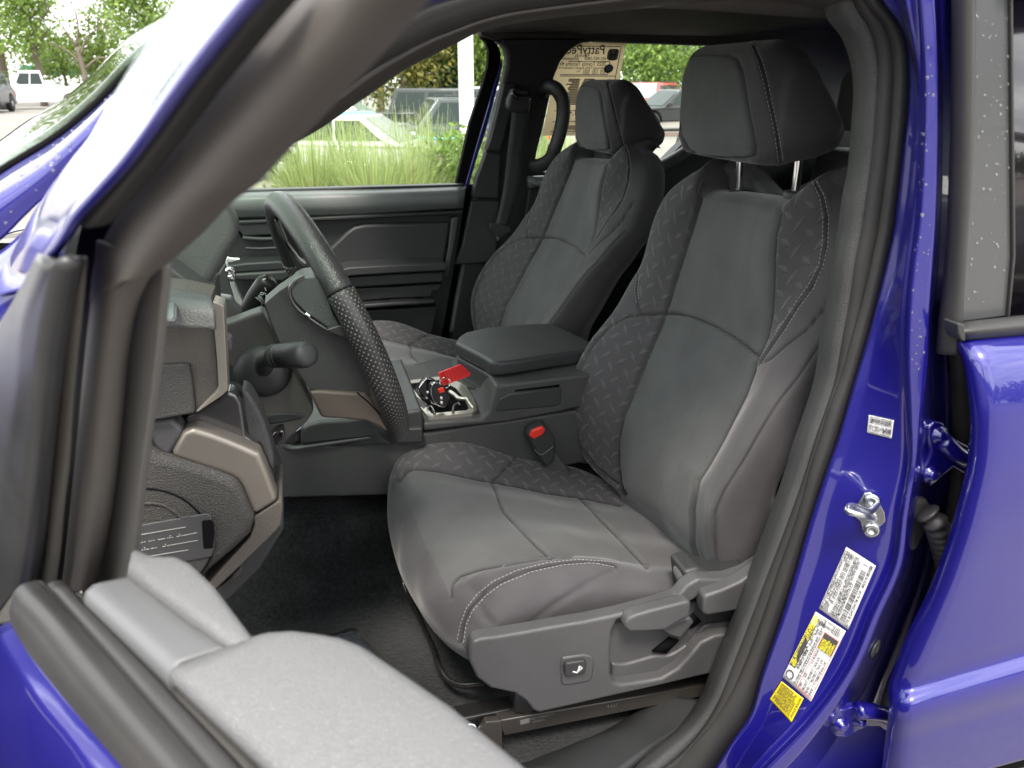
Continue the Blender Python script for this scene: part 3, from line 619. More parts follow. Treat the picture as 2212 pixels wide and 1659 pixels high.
pillar_cols = [
 (S2, .722), ([(x+9, y) for x, y in S2], .700),
 ([(1921,-30),(1955,70),(1972,140),(1976,240),(1968,367),(1950,500),(1938,570),(1905,680),(1880,786),(1845,930),(1818,1020),(1790,1106),(1768,1200),(1735,1306),(1690,1456),(1650,1560),(1610,1625),(1575,1690)], .694),
 ([(1950,-30),(1968,70),(1981,140),(1985,240),(1979,367),(1966,500),(1956,570),(1945,680),(1944,786),(1945,900),(1945,1003),(1925,1106),(1908,1220),(1862,1320),(1812,1436),(1728,1550),(1650,1630),(1600,1690)], .658),
 ([(1981,-30),(1988,70),(1991,140),(1992,240),(1986,367),(1976,500),(1967,570),(1957,680),(1955,786),(1962,900),(1963,1003),(1944,1106),(1927,1220),(1880,1322),(1830,1438),(1746,1552),(1665,1635),(1615,1690)], .655),
 ([(1986,-30),(1994,70),(1998,140),(1999,240),(1994,367),(1984,500),(1974,570),(1964,680),(1962,786),(1967,900),(1969,1003),(1951,1106),(1934,1222),(1888,1326),(1838,1442),(1755,1558),(1675,1643),(1625,1690)], .643),
 ([(2016,-30),(2022,70),(2024,140),(2025,240),(2024,367),(2019,500),(2014,570),(2006,680),(2002,786),(1990,890),(1978,1000),(1962,1106),(1946,1226),(1900,1332),(1850,1450),(1772,1572),(1700,1655),(1660,1690)], .641),
 ([(2030,-30),(2034,70),(2036,140),(2037,240),(2036,367),(2032,500),(2028,570),(2020,680),(2022,786),(2020,890),(2012,1000),(1990,1106),(1972,1226),(1930,1340),(1880,1465),(1810,1590),(1760,1660),(1720,1700)], .690),
 ([(2075,-30),(2080,70),(2082,140),(2085,240),(2085,367),(2085,500),(2080,570),(2075,680),(2090,786),(2110,890),(2110,1000),(2085,1106),(2060,1226),(2030,1340),(1990,1465),(1970,1560),(1960,1640),(1940,1700)], .745)]
body = patch('door_pillar', [colY(L, Y) for L, Y in pillar_cols], M['blue'], truck, nu=150, nv=200, th=.004, off=1, smooth_u=False)
tag(body, 'blue painted door pillar with stickers, striker and black seal')
bt = bvh(body)
def bulge(name, A, B, YA, YB, lift, mat, parent, nv=160, nu=12, th=.003):
    a, b = resamp(colY(A, YA), nv), resamp(colY(B, YB), nv); d = (CAM - (a+b)/2); d /= np.linalg.norm(d, axis=1)[:, None]
    m1, m2, m3 = a*.8+b*.2 + d*lift*.75, (a+b)/2 + d*lift, a*.2+b*.8 + d*lift*.75
    return patch(name, [a, m1, m2, m3, b], mat, parent, nu=nu*2, nv=nv, th=th)
seal = bulge('door_seal', S1, S2, .728, .722, .010, M['rubber'], body)
lipm = bulge('seal_lip', T1, S1, .738, .730, .006, M['rubber'], body)
trim = patch('pillar_trim', [colY([(x-20, y) for x, y in T0], .80), colY(T0, .752), colY([((a[0]+b[0])/2, (a[1]+b[1])/2) for a, b in zip(T0, T1)], .741), colY(T1, .738)], M['leather'], body, nu=20, nv=160, th=.004)
# shadow joint in the trim
# sill trim and carpet behind the rail
sill = patch('sill_trim', [[UZ(x, y, z) for x, y, z in L] for L in (
   [(1320,1700,.66),(1400,1640,.66),(1470,1590,.66),(1520,1530,.67)], [(1180,1690,.655),(1290,1625,.655),(1378,1588,.655),(1440,1530,.66)], [(1090,1700,.63),(1200,1655,.63),(1300,1615,.63),(1375,1573,.63)])], M['soft'], truck, nv=30, nu=20, th=.02)
# stickers
def stick(name, quad, mat, parent, tree, lift=.0012):
    P, N = drape(tree, quad, lift=lift); return P, N
def sticker(name, quad, mat, parent, lift=.0012, rad=.003, label=None):
    """quad: px corners a(top-left of its own writing), b(top right), c, d -> flat label on the pillar; returns frame"""
    P, N = drape(bt, quad, lift=lift); n = N.mean(0); c = P.mean(0); pl = []
    for x, y in quad: d = ray(x, y); pl.append(CAM + d*(np.dot(c + n*.0006 - CAM, n)/np.dot(d, n)))
    pl = np.array(pl); x = (pl[1]-pl[0]); w = np.linalg.norm(x); x /= w; y = pl[0]-pl[3]; h = np.linalg.norm(y); y = y - x*np.dot(x, y); y /= np.linalg.norm(y)
    z = np.cross(x, y); z = z if np.dot(z, c-CAM) < 0 else -z
    h = np.dot(pl[0]-pl[3], y)
    q = np.array(quad, float); nu_, nv_ = 10, 14; V = []
    for a in np.linspace(0, 1, nu_):
        for b in np.linspace(0, 1, nv_):
            x_, y_ = (q[3]*(1-b)+q[2]*b)*(1-a) + (q[0]*(1-b)+q[1]*b)*a; d = ray(x_, y_); h_ = bt.ray_cast(Vector(CAM), Vector(d).normalized()); V.append(np.array(h_[0]) - d/np.linalg.norm(d)*lift)
    o = obj(name, V, grid_faces(nu_, nv_), mat, parent, True); solid(o, .0006)
    if label: o['label'] = label
    return o, (pl[3], x, y, z, w, h, q)
class Print:
    """ink on a label: coordinates in fractions of its width and height from its lower left"""
    def __init__(s, fr): s.o, s.x, s.y, s.z, s.w, s.h, s.q = fr; s.m = {}
    def mb(s, k): return s.m.setdefault(k, MB())
    def at(s, u, v, l=.0004): return s.o + s.x*u*s.w + s.y*v*s.h + s.z*l
    def rect(s, u0, v0, u1, v1, k='ink', l=.0003): s.mb(k).add([s.at(u0, v0, l), s.at(u1, v0, l), s.at(u1, v1, l), s.at(u0, v1, l)], [(0, 1, 2, 3)])
    def txt(s, u, v, body, size, k='ink', sx=1, l=.0006, rot=0):
        X, Y = (s.x, s.y) if not rot else (s.y*(1 if rot > 0 else -1), -s.x*(1 if rot > 0 else -1))
        size *= .9; a, f = text('t', body, size, None, None, (s.at(u, v, l), X, Y), 0, sx)
        if not rot:
            e = (a - s.at(u, v, l))@X; mxw = s.w*(.96-u)
            if e.max() > mxw and e.max() > 0: a = a - np.outer(e*(1-mxw/e.max()), X)
        s.mb(k).add(a, f)
    def bars(s, u0, v0, u1, v1, n, k='ink', vert=True):
        r = random.Random(n); t = 0; w = []
        while len(w) < n: w.append((t, t+r.choice((1, 1, 2, 3)))); t = w[-1][1] + r.choice((1, 1, 2))
        for a, b in w: s.rect(u0+(u1-u0)*a/t, v0, u0+(u1-u0)*b/t, v1, k)
    def done(s, parent, base='printing'):
        for k, mb in s.m.items():
            out = []
            for P in mb.v:
                e = P-s.o; u = min(1, max(0, float(e@s.x)/s.w)); v = min(1, max(0, float(e@s.y)/s.h)); l = max(0, float(e@s.z)); q = s.q
                x_, y_ = (q[3]*(1-u)+q[2]*u)*(1-v) + (q[0]*(1-u)+q[1]*u)*v; d = ray(x_, y_); d = d/np.linalg.norm(d); h_ = bt.ray_cast(Vector(CAM), Vector(d)); out.append(np.array(h_[0]) - d*(.0018 + l*1.2) if h_[0] is not None else P)
            mb.v = out; mb.build(base if k in ('ink', 'inkgrey') else base, M[k], parent)
o, fr = sticker('paper_label', [(1877,896),(1931,908),(1926,947),(1873,934)], M['white'], body, label='small white serial number label with barcode on blue pillar')
p = Print(fr); p.txt(.07, .86, 'SN: WV2TC5A8A5A0G87S', .0046); p.bars(.06, .66, .92, .84, 34); p.txt(.05, .56, '2MD: 5E7537D754906G1S', .0044)
p.txt(.04, .36, 'SEN-2000 - NA V2 - D', .0042); p.txt(.72, .36, 'P25660', .0042); p.txt(.04, .25, 'FCC  ID:GDYMCMA', .0042); p.txt(.6, .25, 'HW:P1.1.0', .0042); p.txt(.04, .14, 'IC:22823 - M2DBS', .0042); p.txt(.04, .04, 'Designed in California', .0028); p.done(o)
# big certification label: writing runs up the pillar
o, fr = sticker('paper_label', [(1769,1314),(1828,1181),(1892,1222),(1832,1360)], M['white'], body, label='large white certification label with long barcode on blue pillar')
p = Print(fr)
p.txt(.03, .90, 'MFD BY: TOYOTA MOTOR MANUFACTURING DE GUANAJUATO, S.A. DE C.V.', .0060, sx=.80); p.txt(.80, .83, 'DATE  08/25', .0060, sx=.8)
p.txt(.03, .82, 'GVWR  6105LB (2770KG)', .0060, sx=.8); p.txt(.03, .75, 'GAWR  FRT 3120LB (1415KG) WITH 245/70R17 TIRES.', .0060, sx=.8)
p.txt(.17, .68, 'RR  3510LB (1592KG)  WITH 245/70R17 TIRES.', .0060, sx=.8); p.txt(.03, .57, 'THIS VEHICLE CONFORMS TO ALL APPLICABLE FEDERAL MOTOR', .0056, sx=.78); p.txt(.03, .505, 'VEHICLE SAFETY, BUMPER AND THEFT PREVENTION STANDARDS IN EFFECT ON', .0056, sx=.72)
p.txt(.03, .44, 'THE DATE OF MANUFACTURE SHOWN ABOVE.', .0056, sx=.78); p.txt(.03, .37, '3TMLB5JN0SM786203', .006, sx=.8); p.txt(.45, .37, 'TRUCK', .006, sx=.8)
p.bars(.05, .17, .84, .34, 62); p.txt(.90, .22, '1', .009); p.txt(.02, .06, 'C/TR BLG/4T20', .0060, sx=.8); p.txt(.33, .06, 'A/TM AL/UP', .0060, sx=.8); p.txt(.62, .06, 'MADE IN MEXICO', .0060, sx=.8); p.txt(.90, .06, '786', .0060, sx=.8)
p.done(o)
# tyre and loading label
o, fr = sticker('paper_label', [(1690,1462),(1762,1321),(1827,1363),(1752,1516)], M['white'], body, label='white and yellow tyre loading label reading 786 on blue pillar')
p = Print(fr)
p.rect(.20, .80, .83, .985, 'ink'); p.txt(.215, .895, 'TIRE AND LOADING INFORMATION', .0078, 'inkyel', sx=.78); p.txt(.215, .825, 'RENSEIGNEMENTS SUR LES PNEUS ET LE CHARGEMENT', .0056, 'inkyel', sx=.66)
p.txt(.875, .88, '786', .0105, rot=-1); p.bars(.855, .36, .985, .70, 2, 'white'); 
r_ = random.Random(4); v = .10
while v < .70: w_ = r_.choice((.008, .008, .016, .02)); p.rect(.87, v, .985, v+w_); v += w_ + r_.choice((.009, .012, .018))
q_ = []
for k in range(22): a = R(k*360/22); q_.append(p.at(.09 + .062*math.cos(a), .845 + .125*math.sin(a), .0003))
p.mb('ink').add(q_, [tuple(range(22))]); p.mb('white').add([p.at(.085 + .044*math.cos(R(k*30)), .85 + .088*math.sin(R(k*30)), .0006) for k in range(12)], [tuple(range(12))])
for k in range(5): a = R(90 + 72*k); b = (.085 + .03*math.cos(a), .85 + .06*math.sin(a)); p.rect(b[0]-.006, b[1]-.012, b[0]+.006, b[1]+.012, 'ink', .0008)
p.txt(.22, .735, 'SEATING CAPACITY', .0056, sx=.75); p.txt(.43, .735, 'TOTAL  5   FRONT  2   REAR  3', .0056, sx=.85); p.txt(.22, .685, 'NOMBRE DE PLACES', .0050, sx=.75); p.txt(.43, .685, 'TOTAL       AVANT        ARRIERE', .0038, sx=.85)
p.txt(.03, .60, 'The combined weight of occupants and cargo should never exceed   500 kg or 1100 lbs.', .0050, sx=.74); p.txt(.03, .55, 'Le poids total des occupants et du chargement ne doit jamais depasser 500 kg ou 1100 lb.', .0036, sx=.7)
for u0, v0, u1, v1 in ((.03, .04, .84, .052), (.03, .50, .84, .512), (.03, .04, .036, .51), (.834, .04, .84, .51)): p.rect(u0, v0, u1, v1, 'inkred', .0006)
for v0 in (.15, .26, .37): p.rect(.036, v0, .60, v0+.007, 'inkgrey')
for u0 in (.17, .37, .60): p.rect(u0, .05, u0+.004, .50, 'inkgrey')
p.rect(.615, .055, .83, .50, 'ink', .0004); 
for k, s in enumerate(("SEE OWNER'S", 'MANUAL FOR', 'ADDITIONAL', 'INFORMATION')): p.txt(.62, .42 - k*.055, s, .0042, 'inkyel', sx=.62, l=.0009)
for k, s in enumerate(('VOIR LE MANUEL', 'POUR PLUS DE', 'RENSEIGNEMENTS')): p.txt(.62, .19 - k*.055, s, .0036, 'inkyel', sx=.6, l=.0009)
for v0, a, b, c in ((.42, 'TIRE', 'SIZE', 'COLD TIRE PRESSURE'), (.30, 'FRONT', '245/70R17', '240 kPa, 35 PSI'), (.19, 'REAR', '245/70R17', '240 kPa, 35 PSI'), (.08, 'SPARE', 'T175/80D18', '420 kPa, 60 PSI')):
    p.txt(.045, v0, a, .0056, sx=.75); p.txt(.19, v0, b, .0056, sx=.75); p.txt(.385, v0, c, .0042, sx=.6)
p.done(o)
o, fr = sticker('paper_label', [(1663,1510),(1688,1471),(1736,1509),(1710,1560)], M['yellow'], body, label='yellow weight notice sticker at the foot of the blue pillar')
p = Print(fr)
for k, s in enumerate(('738/00 1 represents the', 'weight in pounds by the', 'added to this vehicle', 'without furthermore the', 'dealer may be Posted in', 'the Dealer Posted on', 'damages in the addons', 'of especially by', 'DIO, of Lexus by', 'accessories.')): p.txt(.08, .86 - k*.075, s, .0052, 'ink', sx=.8)
p.txt(.08, .05, '37NGR6SL787S676981', .0045, 'ink', sx=.75); p.done(o)
# striker
c, nN = drape(bt, [(1882,1110)]); c = c[0]; nn = nN[0]
P, _ = drape(bt, [(1866,1062),(1880,1060),(1893,1072),(1910,1104),(1912,1122),(1899,1134),(1899,1146),(1890,1154),(1874,1154),(1863,1143),(1858,1122),(1846,1112),(1843,1098),(1852,1085)], lift=.005)
stk = prism('door_striker', P, -nn*.004, M['zinc'], body, .0008)
for q in ((1882,1078),(1882,1140)):
    s_, _ = drape(bt, [q]); lathe('bolt', s_[0] + nn*.0045, nn, [(0, .0095), (.002, .0095), (.003, .007), (.0025, .0035), (.001, .003)], M['zinc'], stk, 24)
A_, B_ = U(1852,1098,.66), U(1886,1116,.66)
tube('striker_loop', [A_ + nn*-.004 + ex(.028), A_ + nn*.012 + ex(.015), U(1834,1096,.645), U(1832,1104,.640), U(1850,1109,.636), U(1880,1118,.65), U(1888,1120,.665)], .0042, M['zinc'], stk, n=40)
P, nN = drape(bt, [(1888,1400)]); lathe('plug', P[0], nN[0], [(0, .013), (.002, .0125), (.003, .008), (.002, .006), (.0045, .005), (.005, .001)], M['soft'], body, 24)
# ---------------------------------------------------------------- rear door of the truck
H_ = {0: (2068,736), 1: (2085,786), 2: (2098,870), 3: (2099,960), 4: (2070,1100), 5: (2022,1250), 6: (1945,1425), 7: (1925,1480), 8: (1925,1520), 9: (1917,1600), 10: (1905,1700)}
E_ = {0: (2074,738), 1: (2101,786), 2: (2115,870), 3: (2117,960), 4: (2098,1090), 5: (2045,1256), 6: (1978,1432), 7: (1955,1485), 8: (1953,1520), 9: (1948,1600), 10: (1940,1710)}
Rr = {0: 722, 1: 762, 2: 840, 3: 925, 4: 1045, 5: 1190, 6: 1345, 7: 1382, 8: 1420, 9: 1500, 10: 1612}
Yr = {0: .625, 1: .604, 2: .590, 3: .585, 4: .585, 5: .592, 6: .600, 7: .602, 8: .590, 9: .592, 10: .60}
rows = []
for k in range(11):
    e = E_[k]; y = Yr[k]; t = lambda f: (e[0] + (2300-e[0])*f, e[1] + (Rr[k]-e[1])*f)
    rows.append([U(*H_[k], y+.028), U(H_[k][0]+4, H_[k][1], y+.016), U(e[0]-7, e[1], y+.006), U(*e, y+.001), U(*t(.08), y-.001), U(*t(.35), y-.004), U(*t(.7), y-.006), U(*t(1.0), y-.008)]); q_ = rows[-1]; sl_ = (q_[-1]-q_[-2])/(q_[-1][0]-q_[-2][0]); rows[-1] += [np.array([xx, y-.010, (q_[-1] + sl_*(xx-q_[-1][0]))[2]]) for xx in (1.15, 1.45, 1.8)]
rd = patch('rear_door', rows, M['blue'], truck, nu=150, nv=90, th=.003, off=1); rd['label'] = 'closed blue rear door with rain drops and black window pillar'
slabY('window_pillar', [(2098,-40),(2186,-40),(2189,300),(2191,553),(2179,683),(2072,697),(2078,553),(2088,300)], .640, .01, M['gloss_b'] if 'gloss_b' in M else M['gloss'], rd, .002)
slabY('window_pane', [(2187,-60),(2900,-60),(2900,622),(2180,690),(2192,553)], .650, .004, M['gloss'], rd, 0)
slabY('window_edge', [(2184,-40),(2189,-40),(2195,553),(2182,690),(2177,690),(2189,553)], .636, .006, M['rubber'], rd, .001)
patch('window_channel', [[U(x, y, Y) for x, y, Y in L] for L in ([(2066,-40,.66),(2064,200,.66),(2058,400,.66),(2050,553,.66),(2035,700,.66),(2030,762,.66)], [(2074,-40,.642),(2073,200,.642),(2068,400,.642),(2060,553,.642),(2046,700,.642),(2040,764,.642)], [(2092,-40,.634),(2090,200,.634),(2085,400,.634),(2076,553,.634),(2066,690,.634),(2060,764,.634)], [(2098,-40,.640),(2096,200,.640),(2089,400,.640),(2079,553,.640),(2070,700,.642),(2065,764,.64)])], M['rubber'], rd, nv=60, th=.004)
bm_ = patch('belt_molding', [[U(x, y, Y) for x, y, Y in L] for L in ([(2072,697,.64),(2150,690,.64),(3100,600,.64)], [(2070,701,.622),(2150,692,.622),(3100,603,.622)], [(2070,716,.614),(2150,708,.614),(3100,622,.614)], [(2072,732,.618),(2150,727,.618),(3100,648,.618)], [(2080,739,.628),(2150,733,.628),(3100,655,.628)])], M['rubber'], rd, nv=30, th=.004)
slabY('molding_end', [(2069,700),(2074,698),(2084,702),(2086,722),(2086,738),(2078,736),(2071,722)], .612, .02, M['soft'], rd, .004)
# hinges
def hinge(pts, Y, bolts, par, arm):
    o = prism('door_hinge', [U(x, y, Y) for x, y in pts], (0, .012, 0), M['blue'], par, .003)
    for b in bolts: lathe('hinge_bolt', U(*b, Y), (-.1, -1, .2), [(0, .012), (.003, .011), (.004, .007), (.008, .0065), (.009, .004)], M['blue'], o, 8)
    tube('hinge_arm', [U(x, y, Yq) for x, y, Yq in arm], .011, M['blue'], o, n=16)
hinge([(2005,925),(2020,910),(2040,915),(2052,940),(2075,955),(2095,965),(2095,1030),(2060,1010),(2030,1035),(2012,1052),(1996,1040),(1990,1020),(2003,1000),(2012,975),(2006,950)], .662, [(2028,940),(2010,1024)], rd, [(2035,950,.66),(2060,975,.655),(2110,1000,.66)])
hinge([(1800,1560),(1810,1535),(1840,1528),(1880,1526),(1925,1540),(1940,1600),(1900,1570),(1870,1570),(1830,1595),(1805,1592)], .655, [(1816,1565),(1857,1556)], rd, [(1850,1535,.65),(1890,1538,.645),(1940,1560,.65)])
# wiring boot
bt_ = prism('wiring_boot', [U(x, y, .668) for x, y in [(1975,1080),(2005,1078),(2018,1100),(2010,1130),(1998,1160),(1985,1190),(1965,1195),(1958,1180),(1960,1140),(1968,1100)]], (0, .03, 0), M['rubber'], rd, .007)
Pb = resamp(np.array([U(2000,1105,.655), U(2018,1125,.648), U(2030,1155,.65), U(2040,1190,.655), U(2048,1230,.66)]), 80)
sweep('bellows', Pb, circ(1, 18), M['rubber'], bt_, rad=[.0125 + .0028*math.sin(i*.72) for i in range(80)])
tube('door_weatherstrip', [U(x, y, .69) for x, y in [(2055,640),(2072,760),(2080,900),(2072,1060),(2050,1180),(2022,1290),(1975,1400),(1935,1480),(1912,1560)]], .012, M['rubber'], rd, n=60)
slabY('door_shut_face', [(2020,-60),(2110,-60),(2115,760),(2120,1000),(2060,1200),(1990,1000),(2010,760)], .775, .01, M['rubber_d'], rd, 0)
# ---------------------------------------------------------------- cab shell: roof, floor, far side
def za(x, y): return (274.3 + x/5.04, 384 + y/5.04)
def zb(x, y): return (493.8 + x/5.04, 631 + y/5.04)
def zc(x, y): return (274.3 + x/5.04, 823 + y/5.04)
def z3(c, r, L): ox = (0, 548.6, 1097.2, 1474.6)[c]; oy = (0, 553, 1106)[r]; return [(ox + x/3, oy + y/3) for x, y in L]
# headliner: arched cloth ceiling
hc = []
for Yq, z in ((.80, 1.665), (.86, 1.705), (1.0, 1.73), (1.5, 1.75), (2.0, 1.745), (2.16, 1.74), (2.25, 1.735)):
    hc.append([np.array([.16, Yq, z-.025]), np.array([.24, Yq, z-.006]), np.array([.6, Yq, z]), np.array([1.2, Yq, z]), np.array([1.75, Yq, z-.02]), np.array([1.84, Yq, z-.09])])
hl = patch('headliner', hc, M['headliner'], truck, nu=50, nv=40, th=.02, off=1)
roofc = [[np.array([x, Yq, z + dz]) for x, dz in ((.05, -.02), (.2, .02), (.7, .035), (1.3, .03), (1.9, -.02))] for Yq, z in ((.70, 1.675), (.76, 1.74), (1.0, 1.785), (1.5, 1.805), (2.0, 1.795), (2.24, 1.78), (2.32, 1.71))]
patch('roof', roofc, M['blue'], truck, nu=40, nv=30, th=.012)
# near roof rail seal that runs over the door opening and down the windscreen pillar
ra = z3(1, 0, [(3960, -60), (3300, -150), (2700,-120), (2212, -170), (1900, -150), (1640, -120), (1450, -80), (1280, -30), (1100, 30), (930, 130), (800, 230), (690, 320), (560, 430), (400, 560), (150, 740)])
rb = z3(1, 0, [(3990, -20), (3300, -95), (2700,-60), (2212, 0), (1900, 40), (1640, 80), (1450, 130), (1290, 190), (1130, 255), (960, 345), (830, 420), (720, 490), (590, 590), (400, 700), (100, 880)])
rc = z3(1, 0, [(3850, 60), (3300, -30), (2700, 10), (2212, 60), (1900, 95), (1640, 135), (1430, 190), (1330, 240), (1170, 320), (1010, 400), (880, 480), (770, 560), (640, 650), (440, 790), (50, 1000)])
rail_ = bulge('roof_seal', rb, ra, .73, .71, .008, M['rubber'], truck, th=.004)
bo = [(x+2, y-14) for x, y in ra]
patch('roof_side', [colY([(x, y-60) for x, y in bo], .69), colY(bo, .70), colY(ra, .712)], M['blue'], truck, nu=14, nv=80, th=.003)
patch('pillar_cover', [colY(rb, .732), colY([((a[0]+b[0])/2, (a[1]+b[1])/2) for a, b in zip(rb, rc)], .745), colY(rc, .775), colY([(x+3, y+1) for x, y in rc], .83)], M['trim_b'] if 'trim_b' in M else M['leather'], truck, nu=24, nv=100, th=.003)
# far door
fd = slabY('passenger_door', [(380,412),(505,411),(1005,398),(1000,470),(985,560),(962,690),(948,760),(380,800)], 2.235, .04, M['trim'], truck, .004)
fd['label'] = 'black inner panel of the far front door with grey top rail'
patch('door_top', [[U(x, y, Y) for x, y, Y in L] for L in ([(380,415,2.30),(550,409,2.30),(800,404,2.30),(1006,398,2.30)], [(380,420,2.235),(550,414,2.235),(800,409,2.235),(1006,402,2.235)], [(380,432,2.205),(550,427,2.205),(800,421,2.205),(1005,413,2.205)], [(380,455,2.20),(550,449,2.20),(800,443,2.20),(1003,434,2.20)], [(380,476,2.215),(550,470,2.215),(800,462,2.215),(1001,450,2.215)])], M['belt'] , fd, nv=30, nu=30, th=.01)
slabY('door_rib', [(380,482),(550,476),(1000,455),(999,462),(550,484),(380,490)], 2.20, .03, M['trim'], fd, .003)
pad = z3(1, 0, [(430, 1680), (500, 1600), (600, 1505), (650, 1470), (720, 1455), (1000, 1447), (1275, 1440), (1240, 1680), (1215, 1720), (1150, 1735), (500, 1760), (440, 1740)])
slabY('door_pad', pad, 2.205, .03, M['trim'], fd, .009, seg=5)
slabY('pillar_edge', z3(1, 0, [(1282, 1415), (1330, 1405), (1262, 1800), (1225, 1800), (1262, 1600)]), 2.20, .03, M['leather'], fd, .004)
arm = z3(1, 1, [(440, 120), (560, 88), (620, 75), (900, 60), (1240, 48), (1252, 60), (1254, 86), (1240, 96), (900, 112), (640, 128), (500, 150)])
slabY('door_armrest', arm, 2.12, .11, M['soft'], fd, .008, seg=4)
slabY('arm_side', z3(1, 1, [(480, 150), (640, 135), (900, 119), (1235, 103), (1222, 170), (900, 190), (560, 210)]), 2.15, .08, M['soft'], fd, .005)
slabY('map_pocket', z3(1, 1, [(500, 215), (900, 200), (1215, 180), (1205, 225), (1160, 228), (1150, 268), (900, 275), (620, 300), (480, 310)]), 2.17, .05, M['trim'], fd, .004)
slabY('pocket_lip', z3(1, 1, [(560, 325), (900, 300), (1180, 285), (1170, 308), (900, 326), (640, 345), (560, 350)]), 2.14, .08, M['soft'], fd, .004)
for a, b in (((825, 290), (890, 300)), ((1045, 275), (1100, 284))): slabY('clip_slot', z3(1, 1, [(a[0], a[1]), (b[0], a[1]-4), (b[0], b[1]-2), (a[0], b[1]+2)]), 2.165, .006, M['rubber_d'], fd, 0)
slabY('kick_panel', z3(1, 1, [(400, 365), (900, 345), (1190, 325), (1150, 520), (600, 560), (400, 600)]), 2.19, .05, M['trim'], fd, .004)
hw = slabY('handle_recess', [za(*q) for q in [(1180,455),(1600,450),(1700,480),(1700,620),(1640,640),(1240,650),(1200,560)]], 2.228, .006, M['rubber_d'], fd, .002)
slabY('door_handle', [za(*q) for q in [(1230,480),(1580,470),(1575,625),(1260,640),(1210,560)]], 2.205, .012, M['trim'], fd, .004)
tube('handle_bar', [U(*za(*q), 2.195) for q in [(1260,655),(1380,665),(1600,662),(1665,650),(1690,610)]], .006, M['soft'], fd, n=24)
tube('pull_lip', [U(*za(*q), 2.19) for q in [(1290,765),(1400,772),(1600,765),(1800,755)]], .004, M['soft'], fd, n=24)
slabY('lock_button', [za(*q) for q in [(1612,490),(1640,500),(1660,570),(1625,570),(1615,545)]], 2.2, .008, M['red'], fd, .002)
slabY('glove_end', [za(*q) for q in [(1080,960),(1300,930),(1650,910),(1740,925),(1800,985),(1860,1080),(1830,1085),(1770,1075),(1750,1000),(1600,1010),(1150,1040)]], 2.12, .1, M['trim'], fd, .006)
slabY('switch_rail', [za(*q) for q in [(1130,1050),(1760,1010),(1780,1080),(1700,1130),(1150,1120)]], 2.11, .1, M['soft'], fd, .006)
# far door window frame and glass
slabY('window_frame', z3(1, 0, [(1520, 255), (1570, 265), (1600, 340), (1600, 420), (1560, 560), (1460, 900), (1370, 1200), (1310, 1200), (1400, 800), (1480, 560), (1518, 420), (1522, 330), (1505, 270), (1465, 238)]), 2.27, .03, M['rubber_d'], fd, .003)
slabY('door_edge', z3(1, 0, [(1600, 380), (1612, 420), (1580, 560), (1500, 860), (1440, 1040), (1385, 1240), (1370, 1200), (1455, 900), (1555, 560), (1596, 430)]), 2.262, .02, M['blue'], fd, .002)
slabY('door_shut_face', [(930,400),(1070,398),(1040,560),(1015,770),(915,770)], 2.30, .01, M['rubber_d'], fd, 0)
gl = slabY('window_pane', [(380,415),(1000,402),(1040,300),(1060,110),(1040,78),(995,78),(700,78),(380,78)], 2.31, .004, M['glass'], fd, 0)
# far pillar, seal, belt
fpseal = bulge('far_seal', z3(1, 0, [(1560, 268), (1605, 300), (1628, 400), (1610, 500), (1570, 650), (1500, 950), (1440, 1180), (1400, 1400), (1360, 1659), (1330, 1800), (1270, 2150)]), z3(1, 0, [(1600, 275), (1645, 320), (1655, 420), (1635, 520), (1600, 650), (1520, 960), (1462, 1190), (1415, 1400), (1375, 1659), (1350, 1800), (1290, 2150)]), 2.255, 2.25, .008, M['belt'], truck, nv=60, th=.003)
fp = slabY('far_pillar_trim', z3(1, 0, [(1610, 255), (1900, 250), (2160, 255), (2100, 290), (2040, 330), (1985, 400), (1945, 500), (1915, 640), (1880, 800), (1840, 960), (1795, 1165), (1780, 1300), (1760, 1700), (1740, 2200), (1280, 2200), (1345, 1800), (1400, 1400), (1460, 1180), (1520, 950), (1600, 640), (1652, 430), (1640, 320)]), 2.245, .05, M['trim'], truck, .004)
slabY('pillar_upper', z3(1, 0, [(1620, 540), (1700, 535), (1660, 760), (1600, 985), (1505, 975), (1530, 900)]), 2.225, .03, M['soft'], fp, .006)
slabY('pillar_lower', z3(1, 0, [(1505, 985), (1600, 1000), (1590, 1290), (1410, 1285), (1440, 1150)]), 2.225, .03, M['soft'], fp, .006)
slabY('pillar_base', z3(1, 0, [(1408, 1298), (1590, 1302), (1570, 1700), (1300, 1720), (1345, 1600)]), 2.225, .03, M['soft'], fp, .006)
blt = patch('seat_belt', [[U(x, y, Y) for x, y, Y in L] for L in ([(1109,190,2.2),(1106,235,2.195),(1096,330,2.19),(1085,420,2.185),(1070,490,2.18)], [(1147,190,2.2),(1144,235,2.195),(1132,330,2.19),(1117,420,2.185),(1097,490,2.18)])], M['webbing'], truck, nu=4, nv=30, th=.002)
prism('belt_guide', [U(x, y, 2.185) for x, y in z3(1, 0, [(1680,570),(1790,575),(1800,650),(1790,730),(1690,735),(1640,700),(1650,640)])], (0, .04, 0), M['soft'], blt, .010)
tube('guide_ring', [U(x, y, 2.18) for x, y in z3(1, 0, [(1675,600),(1700,625),(1740,632),(1790,628)])], .007, M['gloss'], blt, n=16)
slabY('belt_tongue', z3(1, 0, [(1530,1450),(1548,1443),(1660,1470),(1668,1500),(1600,1545),(1570,1530),(1545,1500),(1528,1480)]), 2.165, .012, M['soft'], blt, .003)
slabY('tongue_plate', z3(1, 0, [(1570,1500),(1590,1500),(1590,1560),(1574,1560)]), 2.17, .004, M['chrome'], blt, .0005)
